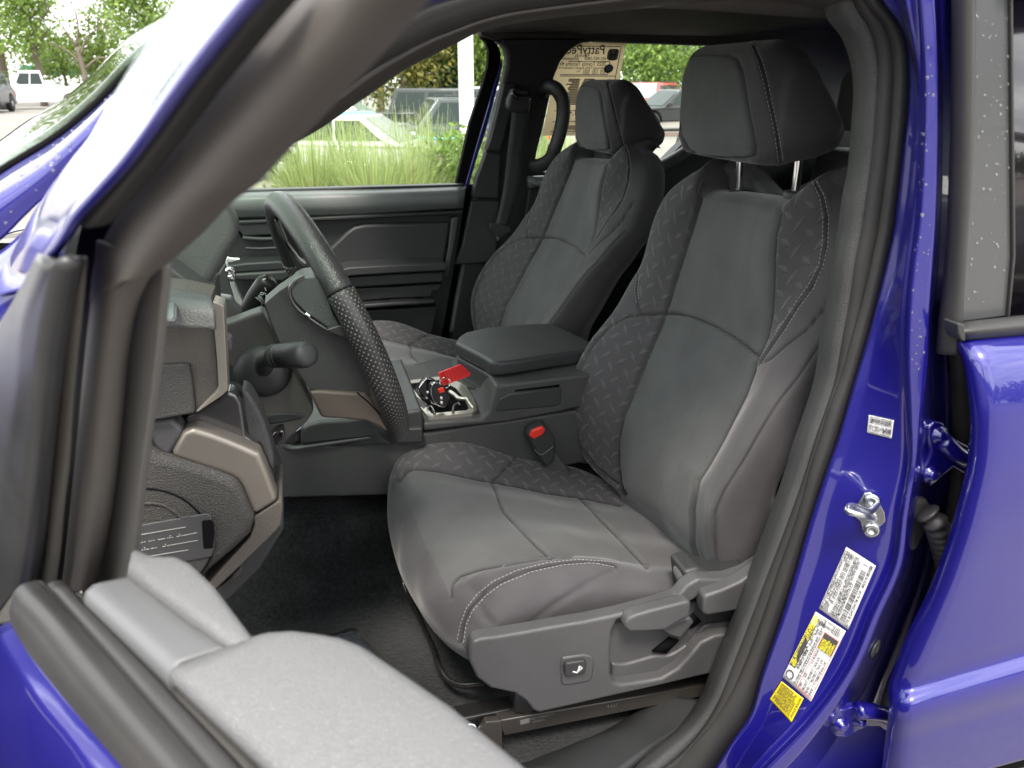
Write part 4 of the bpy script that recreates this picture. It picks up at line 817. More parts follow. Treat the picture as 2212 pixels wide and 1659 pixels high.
# grab handle (a loop)
gh = [(1905,545),(1960,560),(2010,620),(2012,700),(1995,820),(1960,960),(1900,1020),(1810,1080)]
sweep('grab_handle', [U(x, y, Y) for (x, y), Y in zip(z3(1, 0, [(1870,600),(1910,565),(1960,580),(1998,640),(2005,720),(1985,850),(1950,960),(1920,1030),(1860,1070),(1800,1080)]), [2.24,2.2,2.17,2.16,2.16,2.16,2.165,2.18,2.21,2.24])], circ(.0205, 16, .75), M['soft'], truck, n=50)
# rear side: window surround built of pieces, sill, glass with the price sheet
slabY('rear_window_head', [(1040,-20),(1240,-20),(1700,-20),(1900,0),(1900,105),(1504,97),(1360,92),(1290,89),(1262,91),(1240,100),(1222,114),(1200,100),(1100,100),(1040,76)], 2.262, .05, M['headliner'], truck, .003)
slabY('rear_door_panel', [(1147,387),(1190,387),(1260,384),(1440,345),(1474,311),(1530,270),(1900,270),(1900,560),(1120,560)], 2.235, .05, M['trim'], truck, .004)
slabY('rear_window_tail', [(1492,250),(1560,90),(1900,100),(1900,300),(1474,312)], 2.262, .05, M['trim'], truck, .003)
tube('rear_sill', [U(x, y, 2.23) for x, y in [(1140,394),(1190,392),(1250,389),(1330,380),(1440,352),(1476,330),(1510,300)]], .018, M['belt'], truck, n=30)
slabY('sill_pod', z3(1, 0, [(1800,1185),(1880,1178),(1930,1195),(1900,1215),(1830,1205)]), 2.19, .03, M['belt'], truck, .006)
slabY('rear_glass', [(1120,70),(1560,70),(1560,400),(1120,400)], 2.30, .004, M['glass'], truck, 0)
prism('rear_side_trim', [(.55,2.262,.6),(1.84,2.262,.6),(1.84,2.262,1.34),(.55,2.262,1.34)], (0, .05, 0), M['trim'], truck, .003)
# back wall, rear glass, rear bench
def wallX(name, ys, X, th, mat, par=None, bv=.003): return prism(name, [(X, y, z) for y, z in ys], (th, 0, 0), mat, par or truck, bv)
wallX('back_wall', [(.72,.6),(2.28,.6),(2.28,1.40),(.72,1.40)], 1.84, .04, M['trim']); wallX('back_wall_head', [(.72,1.672),(2.28,1.672),(2.28,1.74),(.72,1.74)], 1.84, .04, M['headliner'])
wallX('back_wall_side', [(.72,1.40),(.84,1.40),(.86,1.672),(.72,1.672)], 1.84, .04, M['trim']); wallX('back_wall_side', [(2.31,1.40),(2.25,1.40),(2.23,1.672),(2.31,1.672)], 1.84, .04, M['trim'])
wallX('back_glass', [(.84,1.40),(2.25,1.40),(2.23,1.672),(.86,1.672)], 1.86, .004, M['glass'], bv=0)
v, f = [], []
rb_ = prism('rear_bench', [(1.34,.80,.80),(1.36,.80,.93),(1.50,.80,.90),(1.58,.80,1.40),(1.70,.80,1.40),(1.82,.80,.7),(1.36,.80,.7)], (0, 1.4, 0), M['cloth'], truck, .03, seg=5)
for Yq in (1.02, 1.97): prism('rear_headrest', [(1.56,Yq-.12,1.455),(1.545,Yq-.12,1.50),(1.55,Yq-.12,1.60),(1.58,Yq-.12,1.635),(1.62,Yq-.12,1.635),(1.68,Yq-.12,1.50),(1.67,Yq-.12,1.455)], (0, .24, 0), M['cloth'], rb_, .03, seg=6)
# near rear side inner wall (keeps the rear of the cab dark, behind the pillar)
prism('rear_door_inner', [(.80,.70,.6),(1.84,.70,.6),(1.84,.70,1.36),(.80,.70,1.36)], (0, .06, 0), M['trim'], truck, .003)
prism('rear_door_head', [(.78,.74,1.64),(1.84,.74,1.60),(1.84,.74,1.74),(.78,.74,1.74)], (0, .04, 0), M['headliner'], truck, .003)
prism('pillar_inner', [(.72,.77,.6),(.86,.77,.6),(.86,.77,1.70),(.70,.77,1.70)], (0, .03, 0), M['trim'], truck, .003)
prism('rear_door_glass', [(.86,.72,1.36),(1.84,.72,1.36),(1.84,.72,1.64),(.86,.72,1.66)], (0, .004, 0), M['tint'], truck, 0)
prism('rear_quarter', [(1.81,.60,.55),(1.95,.60,.55),(1.95,.64,1.72),(1.81,.64,1.72)], (0, .05, 0), M['blue'], truck, .01)
prism('roof_edge', [(.62,.62,1.665),(1.9,.62,1.665),(1.9,.64,1.74),(.62,.64,1.74)], (0, .08, 0), M['blue'], truck, .012)
# floor carpet: footwell, tunnel side, behind the seat
fl = patch('carpet', [[np.array([x, y, z]) for x, z in L] for y, L in ((.76, ((-.75,.86),(-.55,.70),(-.30,.625),(.2,.62),(.8,.62),(1.4,.62),(1.84,.66))), (1.1, ((-.75,.86),(-.55,.70),(-.30,.62),(.2,.615),(.8,.615),(1.4,.62),(1.84,.66))), (1.33, ((-.75,.86),(-.55,.70),(-.30,.625),(.2,.62),(.8,.62),(1.4,.62),(1.84,.66))), (1.37, ((-.75,.95),(-.55,.82),(-.30,.76),(.2,.73),(.8,.72),(1.4,.70),(1.84,.70))), (1.7, ((-.75,.95),(-.55,.82),(-.30,.76),(.2,.73),(.8,.72),(1.4,.70),(1.84,.70))), (2.0, ((-.75,.86),(-.55,.70),(-.30,.62),(.2,.615),(.8,.615),(1.4,.62),(1.84,.66))), (2.27, ((-.75,.86),(-.55,.70),(-.30,.62),(.2,.615),(.8,.615),(1.4,.62),(1.84,.66))))], M['carpet'], truck, nu=60, nv=60, th=.02)
patch('near_carpet', [[UZ(x, y, .634) for x, y in L] for L in ([(1086,1580),(1200,1555),(1400,1515),(1560,1480)], [(1086,1640),(1200,1615),(1400,1565),(1560,1520)], [(1086,1720),(1200,1690),(1400,1640),(1560,1580)])], M['carpet_lt'], truck, nu=20, nv=30, th=.006)
slabZ('floor_mat', [(560,1420),(650,1395),(740,1362),(765,1357),(775,1362),(783,1378),(800,1395),(815,1410),(822,1430),(830,1450),(780,1500),(600,1560)], .632, .008, M['mat'], truck, .003)
tube('mat_binding', [UZ(x, y, .634) for x, y in [(650,1396),(740,1364),(764,1358),(775,1362),(783,1378),(800,1395),(815,1410),(822,1430),(828,1448)]], .004, M['carpet'], truck, n=40)
prism('sill_box', [(-.5,.66,.50),(.9,.66,.50),(.9,.66,.60),(-.5,.66,.60)], (0, .10, 0), M['blue'], truck, .01)
# ---------------------------------------------------------------- centre console
con = slabY('console', [(560,935),(613,962),(640,966),(700,957),(905,930),(915,936),(1100,909),(1236,888),(1330,874),(1330,1010),(1250,1002),(1100,1035),(900,1065),(840,1071),(560,1078)], 1.352, .34, M['leather'], truck, .006)
con['label'] = 'black centre console with padded armrest and cup holders between the seats'
slabY('console_front', [zb(*q) for q in [(790,1540),(800,1480),(870,1440),(1010,1405),(1300,1390),(1700,1330),(2000,1290),(2110,1270),(2125,1440),(2125,1490),(1700,1570),(785,1670)]], 1.34, .3, M['soft'], con, .006)
slabY('console_gap', [zb(*q) for q in [(600,1640),(860,1400),(880,1440),(800,1500),(780,1660),(640,1680)]], 1.36, .2, M['gloss'], con, .004)
tube('console_lip', [U(x, y, 1.345) for x, y in [(609,955),(618,966),(635,969),(660,965),(760,950),(905,928)]], .004, M['shield'], con, n=40)
slabY('console_rear', [(915,914),(1042,905),(1056,892),(1072,833),(1232,814),(1330,800),(1330,868),(1236,884),(1222,888),(1100,911),(915,932)], 1.345, .34, M['leather'], con, .005)
slabY('console_groove', [(1113,843),(1210,831),(1208,836),(1113,846)], 1.343, .004, M['rubber_d'], con, 0)
slabY('console_panel', [(1100,850),(1214,838),(1212,872),(1202,878),(1070,890),(1080,862)], 1.3425, .01, M['soft'], con, .003)
slabZ('console_deck', [(640,905),(700,870),(850,800),(950,770),(1100,790),(1160,800),(1072,835),(1042,893),(914,902),(912,925),(700,935)], .975, .03, M['soft'], con, .003)
# silver surround of the cup holders, with a real well
fr_out = [(866,824),(955,812),(1005,830),(1022,858),(1030,884),(1020,891),(926,902)]; fr_in = [(884,828),(950,820),(985,838),(1002,860),(1013,882),(1008,886),(932,893)]
mb = MB(); zt = .981
for i in range(7):
    j = (i+1) % 7; a, b, c, d = UZ(*fr_out[i], zt), UZ(*fr_out[j], zt), UZ(*fr_in[j], zt), UZ(*fr_in[i], zt)
    mb.add([a, b, c, d], [(0, 1, 2, 3)]); mb.add([a, b, b-ex(0,0,.008), a-ex(0,0,.008)], [(0, 1, 2, 3)]); mb.add([d, c, c-ex(0,0,.05), d-ex(0,0,.05)], [(0, 1, 2, 3)])
mb.build('cup_surround', [M['silver']], con)
slabZ('cup_well', fr_in, .979, .002, M['rubber_d'], con, 0)
tube('cup_clip', [UZ(x, y, .984) for x, y in z3(1, 1, [(1125,985),(1140,975),(1165,1005),(1172,1020)])], .0025, M['gunmetal'], con, n=12)
tube('cup_clip', [UZ(x, y, .984) for x, y in z3(1, 1, [(1290,1005),(1300,970),(1325,955),(1333,965)])], .003, M['gunmetal'], con, n=12)
tube('cup_bar', [UZ(x, y, .984) for x, y in z3(1, 1, [(1270,880),(1300,900),(1340,925),(1365,925),(1400,960),(1420,985)])], .005, M['silver'], con, n=30)
slabZ('cup_divider', z3(1, 1, [(1020,915),(1060,910),(1130,960),(1100,990)]), .982, .004, M['shield'], con, .002)
# armrest
ar = [(982,738),(990,726),(1005,716),(1049,706),(1120,699),(1195,696),(1275,735),(1300,750),(1180,767),(1110,778),(1075,782),(1060,780),(1045,770)]
Au = [UZ(x, y, 1.075) for x, y in ar]
A0_ = [p - ex(0, 0, .001) for p in Au]
arm_ = prism('armrest', A0_, (0, 0, -.030), M['soft'], con, .011, seg=5); arm_['label'] = 'padded black armrest lid'
prism('armrest_base', [p + (np.mean(Au, axis=0)-p)*.03 - ex(0, 0, .034) for p in Au], (0, 0, -.045), M['soft'], con, .008, seg=4)
prism('armrest_body', [p + (np.mean(Au, axis=0)-p)*.10 - ex(0, 0, .08) for p in Au], (0, 0, -.06), M['soft'], con, .004)
slabZ('latch', [(1003,790),(1008,781),(1013,780),(1032,803),(1028,811),(1022,808)], 1.010, .008, M['zinc'], con, .001)
# buckle
bk = prism('buckle', [U(x, y, 1.315) for x, y in [(1140,944),(1146,930),(1174,918),(1184,924),(1202,950),(1200,966),(1199,996),(1180,1012),(1160,982)]], (0, .03, 0), M['soft'], truck, .005)
prism('buckle_button', [U(x, y, 1.310) for x, y in [(1144,942),(1150,930),(1172,921),(1179,930),(1172,940),(1153,950)]], (0, .008, 0), M['red'], bk, .003)
prism('buckle_neck', [U(x, y, 1.325) for x, y in [(1165,990),(1196,972),(1240,1030),(1200,1060)]], (0, .02, 0), M['shield'], bk, .004)
tube('buckle_line', [U(x, y, 1.3145) for x, y in [(1155,972),(1166,982),(1196,964)]], .0008, M['inkgrey'], bk, n=12)
# ---------------------------------------------------------------- dashboard (profiles run on across the cab)
dash = slabY('dashboard', [(200,1250),(250,1150),(290,930),(290,640),(330,560),(345,560),(455,640),(460,700),(470,850),(440,890),(500,900),(545,930),(575,1000),(612,1100),(612,1145),(560,1230),(500,1290),(440,1330),(300,1300)], .90, .12, M['leather'], truck, .02, seg=4)
dash['label'] = 'grained dashboard end with vent, champagne trim and round fuse cover'
prism('dash_body', [(-.80,1.0,.85),(-.42,1.0,.85),(-.36,1.0,1.0),(-.36,1.0,1.14),(-.42,1.0,1.20),(-.80,1.0,1.22)], (0, 1.2, 0), M['leather'], dash, .03, seg=4)
slabY('instrument_hood', [za(*q) for q in [(-700,1000),(200,500),(600,180),(1030,238),(1130,350),(1190,480),(1207,600),(1180,690),(1070,880),(960,1070),(850,1265),(390,1200),(100,1150),(-700,1300)]], .95, .05, M['leather_g'], dash, .012, seg=5)
slabY('vent_pod', [(300,640),(347,622),(400,628),(457,640),(463,710),(472,836),(468,850),(425,890),(423,890),(300,914),(250,900),(250,640)], .845, .05, M['leather_lt'], dash, .008, seg=4)
pt = patch('pod_top', [[UZ(x, y, z) for x, y, z in L] for L in ([(280,600,1.385),(347,618,1.385),(457,640,1.380)], [(280,660,1.375),(340,668,1.375),(461,680,1.372)], [(270,700,1.36),(327,704,1.36),(463,712,1.358)])], M['leather_g'], dash, nv=20, nu=20, th=.004)
slabZ('vent_frame', z3(0, 1, [(1035,248),(1130,256),(1152,270),(1145,400),(1135,414),(1018,414)]), 1.3795, .003, M['shield'], dash, .001)
slabZ('vent_glass', z3(0, 1, [(1040,300),(1110,262),(1135,270),(1128,395),(1118,402),(1025,400)]), 1.381, .003, M['ventgrey'], dash, .001)
slabY('trim_strip', z3(0, 1, [(1378,296),(1430,312),(1450,325),(1468,700),(1476,870),(1440,905),(1290,1006),(1268,1012),(1400,880),(1416,850),(1405,660),(1388,470)]), .838, .03, M['champagne2'], dash, .002)
slabY('pod_lower', z3(0, 1, [(960,712),(1150,702),(1210,698),(1226,704),(1240,780),(1256,900),(1266,1010),(1250,1022),(900,1085),(700,1110),(700,740)]), .838, .05, M['leather2'], dash, .006, seg=4)
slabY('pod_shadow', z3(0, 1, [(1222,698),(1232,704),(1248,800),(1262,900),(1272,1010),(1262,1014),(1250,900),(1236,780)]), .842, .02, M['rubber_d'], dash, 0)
slabY('vent_knob', z3(0, 1, [(1440,500),(1475,525),(1500,540),(1508,600),(1490,622),(1455,618)]), .87, .02, M['shield'], dash, .005)
slabY('knee_gloss', [zc(*q) for q in [(1090,105),(1185,150),(1245,235),(1270,400),(1290,600),(1430,690),(1450,770),(1300,720),(1100,650),(900,570),(720,505),(630,540),(640,380),(740,340),(1000,200)]], .872, .03, M['gunmetal'], dash, .012, seg=5)
slabY('knee_fabric', [zc(*q) for q in [(1240,90),(1330,130),(1420,280),(1500,450),(1560,650),(1600,820),(1600,1000),(1520,900),(1440,700),(1290,600),(1250,300)]], .885, .04, M['leather'], dash, .006)
slabY('champagne_panel', [zc(*q) for q in [(465,815),(600,570),(625,548),(720,508),(900,565),(1100,640),(1300,725),(1430,785),(1450,800),(1530,980),(1650,1305),(1380,1475),(1310,1290),(1240,1140),(1190,1080),(1120,1040),(900,965)]], .848, .03, M['champagne'], dash, .007, seg=5)
slabY('panel_joint', [zc(*q) for q in [(450,822),(470,812),(900,958),(1125,1035),(1196,1076),(1246,1138),(1316,1290),(1388,1478),(1375,1486),(1300,1300),(1235,1150),(1180,1090),(1110,1050)]], .8555, .01, M['rubber_d'], dash, 0)
slabY('dash_insert', [zc(*q) for q in [(225,455),(480,410),(520,440),(620,545),(465,815),(400,800),(330,750),(280,690),(255,600)]], .852, .03, M['shield'], dash, .005)
slabY('knee_edge', [zc(*q) for q in [(1385,1485),(1655,1305),(1690,1310),(1695,1400),(1680,1560),(1620,1640),(1250,2000),(900,2330),(800,2380),(850,2250),(1340,1700),(1388,1560)]], .850, .1, M['leather_lt'], dash, .014, seg=4)
# big grained end panel with a rolled rim
endp = [zc(*q) for q in [(-200,300),(100,430),(170,560),(215,700),(300,800),(450,830),(900,970),(1110,1045),(1190,1095),(1240,1160),(1310,1310),(1385,1480),(1388,1540),(1345,1680),(1180,1840),(860,2110),(700,2300),(-400,2300)]]
slabY('end_panel', endp, .842, .08, M['leather2'], dash, .011, seg=5)
arcc = [(285,1058),(310,1056),(340,1058),(370,1066),(398,1080),(422,1100),(441,1122),(454,1147),(460,1170),(459,1192),(450,1215),(436,1236),(420,1250)]
slabY('fuse_cover', [(200,1250),(200,1080)] + arcc + [(400,1262),(300,1262)], .8395, .01, M['leather2'], dash, .002)
tube('cover_joint', [U(x, y, .8395) for x, y in arcc], .0012, M['rubber_d'], dash, n=60, k=6)
tube('cover_ridge', [U(x, y, .8385) for x, y in [(285,1092),(320,1087),(352,1091),(375,1104),(395,1118),(410,1116)]], .0016, M['leather2'], dash, n=40, k=8)
slabY('cover_plate', z3(0, 2, [(700,120),(850,97),(1335,12),(1360,20),(1378,60),(1390,150),(1385,250),(1370,290),(1180,325),(980,330),(800,300),(700,290)]), .8372, .003, M['shield'], dash, .001)
slabY('cover_notch', z3(0, 2, [(1305,66),(1315,54),(1372,48),(1386,90),(1390,150),(1380,238),(1325,242),(1316,230)]), .8368, .003, M['rubber_d'], dash, .001)
mb = MB()
def d_(L, w=.0007): seg2(mb, z3(0, 2, L), .8368, w)
d_([(850,158),(1202,98)]); d_([(1215,147),(1275,134)]); d_([(1095,217),(1280,184)]); d_([(890,300),(1218,246)])
for (x0, y0, pat) in ((860, 208, '. .... ... --- .:. -:.--'), (860, 258, '. . .:- -..  -:-- ')):
    x = x0
    for c_ in pat:
        if c_ != ' ': d_([(x, y0-(x-x0)*.17), (x+(14 if c_ == '-' else 5), y0-(x+(14 if c_ == '-' else 5)-x0)*.17)], .0009)
        if c_ == ':': d_([(x, y0-(x-x0)*.17-12), (x+5, y0-(x-x0)*.17-13)], .0009)
        x += 15
mb.build('cover_marks', [M['marking_d']], dash)
slabY('bonnet_lever', z3(0, 2, [(1380,545),(1400,500),(1540,380),(1562,375),(1560,400),(1530,425),(1480,440)]), .88, .03, M['leather_lt'], dash, .004)
# screen edge and its chrome button
slabY('screen_edge', [za(*q) for q in [(1075,930),(1100,960),(1170,1160),(1280,1400),(1265,1440),(1120,1410),(1190,1380),(1130,1180)]], 1.42, .02, M['silver_b'], dash, .002)
slabY('dash_filler', [(440,690),(500,700),(600,760),(640,960),(540,960),(455,900)], 1.14, .04, M['soft'], dash, .004)
slabY('screen_side', [za(*q) for q in [(960,1100),(1070,920),(1120,1130),(1200,1390),(1110,1410),(960,1330)]], 1.43, .006, M['soft'], dash, .003)
tube('chrome_button', [U(*za(*q), 1.40) for q in [(1095,1030),(1100,1000),(1130,995),(1152,1030),(1158,1090),(1140,1110),(1120,1060)]], .004, M['chrome'], dash, n=20)
slabY('screen_top', [za(*q) for q in [(1090,865),(1120,880),(1225,885),(1228,897),(1160,915),(1070,930)]], 1.45, .01, M['silver_b'], dash, .001)
slabY('cluster_base', [za(*q) for q in [(860,1270),(940,1280),(1130,1310),(1190,1390),(1260,1450),(1230,1540),(1150,1560),(1040,1610),(1040,1480),(1020,1380)]], 1.10, .02, M['shield'], dash, .006)
# ---------------------------------------------------------------- steering column, stalks, wheel
colm = slabY('steering_column', [zb(*q) for q in [(-60,360),(60,320),(230,255),(360,210),(385,235),(470,440),(540,600),(620,740),(720,870),(820,1030),(905,1210),(925,1280),(910,1330),(850,1420),(760,1500),(620,1640),(560,1690),(480,1650),(400,1450),(300,1200),(160,1010),(60,850),(-60,760)]], 1.045, .035, M['shield_g'], truck, .014, seg=5)
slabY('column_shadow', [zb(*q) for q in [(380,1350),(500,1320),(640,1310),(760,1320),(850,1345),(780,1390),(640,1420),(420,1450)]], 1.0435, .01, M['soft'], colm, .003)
slabY('tilt_lever', [zb(*q) for q in [(450,1600),(500,1530),(590,1500),(620,1530),(600,1600),(520,1660),(460,1700)]], 1.02, .03, M['gloss'], colm, .006)
bc = U(567, 802, 1.04)
lathe('stalk_boot', bc + ex(.0, .012, 0), (-.15, -1, .25), [(0, .040), (.014, .036), (.020, .028), (.026, .018)], M['soft'], colm, 36)
stk2 = sweep('turn_stalk', [U(570,795,1.03), U(572,778,1.0), U(585,772,.975), U(600,770,.955)], circ(.012, 14), M['soft'], colm, n=24, rad=list(np.linspace(1.0, .95, 24)))
kA, kB = U(592,769,.965), U(664,766,.905); ax = (kB-kA)/np.linalg.norm(kB-kA); Lk = np.linalg.norm(kB-kA)
lathe('stalk_collar', kA, ax, [(-.002,.0125),(.001,.0148),(.010,.0150),(.011,.0140),(.013,.0140),(.014,.0152),(.022,.0152)], M['soft'], stk2, 40)
lathe('stalk_knob', kA + ax*.022, ax, [(0,.0155),(Lk-.040,.0165),(Lk-.026,.0160),(Lk-.020,.0140),(Lk-.018,.008)], M['soft'], stk2, 40)
lathe('knob_end', kA + ax*(Lk+.0005), ax, [(0,.0135),(.0015,.0130),(.003,.009),(.0035,.001)], M['shield'], stk2, 30)
mb = MB()
for k in range(40):
    a = 2*math.pi*k/40; n_ = np.cross(ax, [0,0,1]); n_ /= np.linalg.norm(n_); b_ = np.cross(ax, n_); r_ = n_*math.cos(a)+b_*math.sin(a); t_ = -n_*math.sin(a)+b_*math.cos(a)
    mb.box(kA + ax*.0055 + r_*.0151, ax*.0042, t_*.0006, r_*.0004)
mb.build('collar_ribs', [M['soft']], stk2)
wp = [U(536,705,1.16), U(540,675,1.16), U(554,647,1.155), U(570,625,1.15), U(587,605,1.145)]
wst = sweep('wiper_stalk', wp, circ(.0155, 20, .85), M['gloss2'], colm, n=30, rad=list(np.r_[np.linspace(.8,1,12), np.linspace(1,1.12,14), [1.1,1.02,.9,.6]]))
mb = MB(); wt = bvh(wst)
def mk(px, w=.0006):
    P, N = drape(wt, [za(*q) for q in px], n=8, lift=.0004)
    for a, b, n_ in zip(P[:-1], P[1:], N):
        t = b-a; L_ = np.linalg.norm(t)
        if L_ > 1e-5: t /= L_; mb.box((a+b)/2, t*L_/2, np.cross(t, n_)*w/2, n_*.0002)
for q in ([(1400,1300),(1450,1335),(1468,1365),(1465,1395)], [(1455,1250),(1475,1245),(1488,1260),(1480,1275),(1462,1272),(1452,1258)], [(1492,1248),(1512,1262)], [(1505,1270),(1520,1285)], [(1518,1295),(1528,1312)], [(1500,1195),(1512,1215)], [(1425,1300),(1445,1272)], [(1437,1308),(1455,1284)], [(1450,1318),(1465,1295)], [(1462,1330),(1475,1310)], [(1475,1350),(1486,1330)], [(1480,1370),(1490,1358)], [(1478,1115),(1490,1100)], [(1495,1112),(1508,1098)], [(1508,1228),(1518,1222)]): mk(q)
mb.build('stalk_markings', [M['marking']], wst)
# wheel: a leather ring in a tilted plane
wc = np.array([.0325, 1.144, 1.249]); wy, wt_ = R(-11.7), R(19.2); wn = np.array([math.cos(wt_)*math.cos(wy), -math.cos(wt_)*math.sin(wy), math.sin(wt_)]); wu = np.array([math.sin(wy), math.cos(wy), 0]); wv = np.cross(wn, wu)
ths = np.linspace(0, 2*math.pi, 181)[:-1]
ring = np.array([wc + .187*(math.cos(t)*wu + math.sin(t)*wv) + wn*.004*math.cos(2*t) for t in ths])
def ringpart(name, a0, a1, r, mat, par, uvs=True):
    t = np.linspace(a0, a1, int(abs(a1-a0)*40)+8); P = np.array([wc + .187*(math.cos(q)*wu + math.sin(q)*wv) for q in t])
    return sweep(name, P, circ(1, 28, 1.0), mat, par, rad=[r + .0012*math.exp(-((q-math.pi*1.0)/.5)**2) for q in t], up=wn, uvs=uvs)
rim = ringpart('steering_wheel', R(20), R(151), .0176, M['rimleather'], truck); rim['label'] = 'black leather steering wheel with perforated lower grips'
ringpart('perforated_grip', R(151.4), R(250), .0182, M['perf'], rim); ringpart('lower_rim', R(250.3), R(290), .0178, M['perf'], rim); ringpart('perforated_grip', R(290), R(380), .0182, M['perf'], rim)
for a in (151.2,): 
    P = np.array([wc + .187*(math.cos(R(q))*wu + math.sin(R(q))*wv) for q in (a-.35, a, a+.35)]); sweep('grip_seam', P, circ(.0185, 28), M['rubber_d'], rim, up=wn)
# hub, spokes
hub = slabY('wheel_hub', [za(*q) for q in [(1495,1375),(1650,1240),(1830,1120),(1900,1060),(1960,1090)]] + [(745,650),(775,700),(790,745),(798,800),(800,856)] + [zb(*q) for q in [(1480,1102),(1000,1068),(880,1060),(760,880),(640,700),(560,560),(470,360),(395,140)]], 1.005, .04, M['hubp'], rim, .016, seg=5)
pad_ = slabY('airbag_cover', [za(*q) for q in [(1800,1190),(1840,1140),(1920,1095),(2050,1080)]] + [(700,620),(720,680),(735,705)] + [zb(*q) for q in [(1180,355),(1085,388),(960,300),(850,230),(740,120),(690,40),(680,-20)]], .985, .06, M['hubg'], hub, .010, seg=5)
tube('chrome_line', [U(*za(*q), .984) for q in [(1925,1065),(1830,1125),(1780,1190),(1770,1260),(1800,1350),(1870,1440),(1960,1510),(2060,1580),(2170,1650)]], .0022, M['gunmetal'], hub, n=60, k=8)
tube('chrome_tip', [U(*za(*q), .983) for q in [(1940,1480),(1965,1495),(1985,1512)]], .004, M['chrome'], hub, n=8, k=8)
slabY('spoke', [zb(*q) for q in [(1050,420),(1075,405),(1190,365),(1350,380),(1360,520),(1230,490)]], .975, .05, M['perf'], hub, .003)
slabY('lower_spoke', [zb(*q) for q in [(868,1085),(1000,1072),(1500,1100),(1560,1180),(1660,1350),(1740,1535),(1640,1470),(1500,1410),(1300,1388),(1025,1372),(1000,1350)]], 1.0, .15, M['brown'], hub, .008, seg=4)
tube('spoke_joint', [U(*zb(*q), .9995) for q in [(1400,1096),(1500,1180),(1600,1280),(1690,1370)]], .001, M['rubber_d'], hub, n=20, k=6)
#tube('thumb_rest', [U(x, y, Y) for x, y, Y in [(742,757,.955),(746,775,.95),(765,810,.94),(800,860,.94)]], .007, M['hubp'], hub, n=20)
# upper far spoke with perforation behind the rim
slabY('far_spoke', [za(*q) for q in [(1600,450),(1650,470),(1760,740),(1880,900),(1960,960),(1950,1050),(1880,1040),(1820,930),(1740,760),(1640,600)]], 1.16, .03, M['perf'], hub, .006)
# ---------------------------------------------------------------- opened front door
door = slabD('front_door', [(-60,1260),(0,1346),(33,1338),(50,1335),(133,1483),(290,1680),(290,1900),(-60,1900)], .0, .002, M['blue'], truck, .0)
door['label'] = 'opened blue front door in the foreground with its window down'
bpy.data.objects.remove(door)
def go(L, far=.62):
    L = [np.asarray(p, float) for p in L]; return L + [L[-1] - DD*(far*.5), L[-1] - DD*far]
def LZ(L): return [UZ(x, y, z) for x, y, z in L]
Bk = [(30,1338),(60,1395),(133,1490),(215,1585),(290,1672),(345,1740)]
skin = [[(x+4, y-6, 1.262) for x, y in Bk], [(x-3, y+2, 1.256) for x, y in Bk],
        [(0,1352,1.250),(30,1410,1.250),(95,1510,1.250),(170,1600,1.250),(235,1680,1.250),(290,1760,1.250)],
        [(-20,1375,1.238),(15,1440,1.238),(75,1540,1.238),(140,1620,1.238),(195,1700,1.238),(250,1780,1.238)],
        [(-60,1420,1.20),(-40,1500,1.20),(20,1600,1.20),(80,1680,1.20),(140,1760,1.20),(190,1840,1.20)],
        [(-140,1500,1.10),(-120,1600,1.10),(-60,1700,1.10),(0,1800,1.10),(60,1880,1.10),(120,1960,1.10)]]
SK = [go(LZ(L)) for L in skin]; SK += [[p*[1,1,0] + [0,0,.86] - DN*.03 for p in SK[-1]], [p*[1,1,0] + [0,0,.52] - DN*.02 for p in SK[-1]]]
door = patch('front_door', SK, M['blue'], truck, nu=70, nv=60, th=.003)
door['label'] = 'opened blue front door in the foreground with its window down'
# outer belt moulding: rounded rubber, then ribs, slot and brush
def zl(L, z): return [UZ(x, y, z) for x, y in L]
b0 = [(33,1339),(62,1393),(133,1483),(210,1575),(283,1659),(330,1715)]; b1 = [(36,1300),(85,1352),(165,1455),(260,1568),(345,1667),(400,1730)]
b2 = [(48,1272),(100,1322),(190,1430),(300,1560),(385,1660),(440,1722)]; b3 = [(78,1262),(135,1322),(250,1452),(360,1577),(437,1665),(490,1728)]
b4 = [(104,1268),(150,1322),(262,1448),(375,1577),(452,1665),(505,1728)]; b5 = [(125,1262),(190,1333),(300,1450),(410,1568),(496,1665),(548,1728)]
b6 = [(143,1279),(205,1340),(320,1462),(430,1578),(515,1668),(565,1728)]; b7 = [(156,1282),(215,1342),(335,1462),(450,1580),(535,1668),(585,1728)]
bm2 = patch('belt_molding', [go(q) for q in (zl(b0, 1.258), zl(b1, 1.276), zl(b2, 1.284), zl(b3, 1.280))], M['rubber'], door, nu=30, nv=60, th=.003)
patch('molding_lip', [go(q) for q in (zl(b3, 1.280), zl(b4, 1.272), zl([(x+8, y-4) for x, y in b4], 1.278), zl(b5, 1.279), zl(b6, 1.270))], M['rubber'], door, nu=30, nv=60, th=.003)
patch('slot_edge', [go(q) for q in (zl(b6, 1.270), zl(b7, 1.272), zl([(x+3, y+1) for x, y in b7], 1.22))], M['clad_b'], door, nu=8, nv=60, th=.002)
slotL = [(165,1288),(225,1345),(345,1465),(460,1585),(548,1675),(598,1735)]; slotR = [(195,1298),(260,1365),(377,1462),(480,1560),(590,1665),(640,1720)]
patch('window_slot', [go(zl(slotL, 1.225)), go(zl(slotR, 1.225))], M['rubber_d'], door, nu=3, nv=40, th=.003)
gt = patch('glass_edge', [zl([(x+2, y-4) for x, y in slotL], 1.243), zl([(x+8, y-6) for x, y in slotL], 1.246), zl([(x+12, y-8) for x, y in slotL], 1.236)], M['gloss'], door, nu=6, nv=40, th=.002)
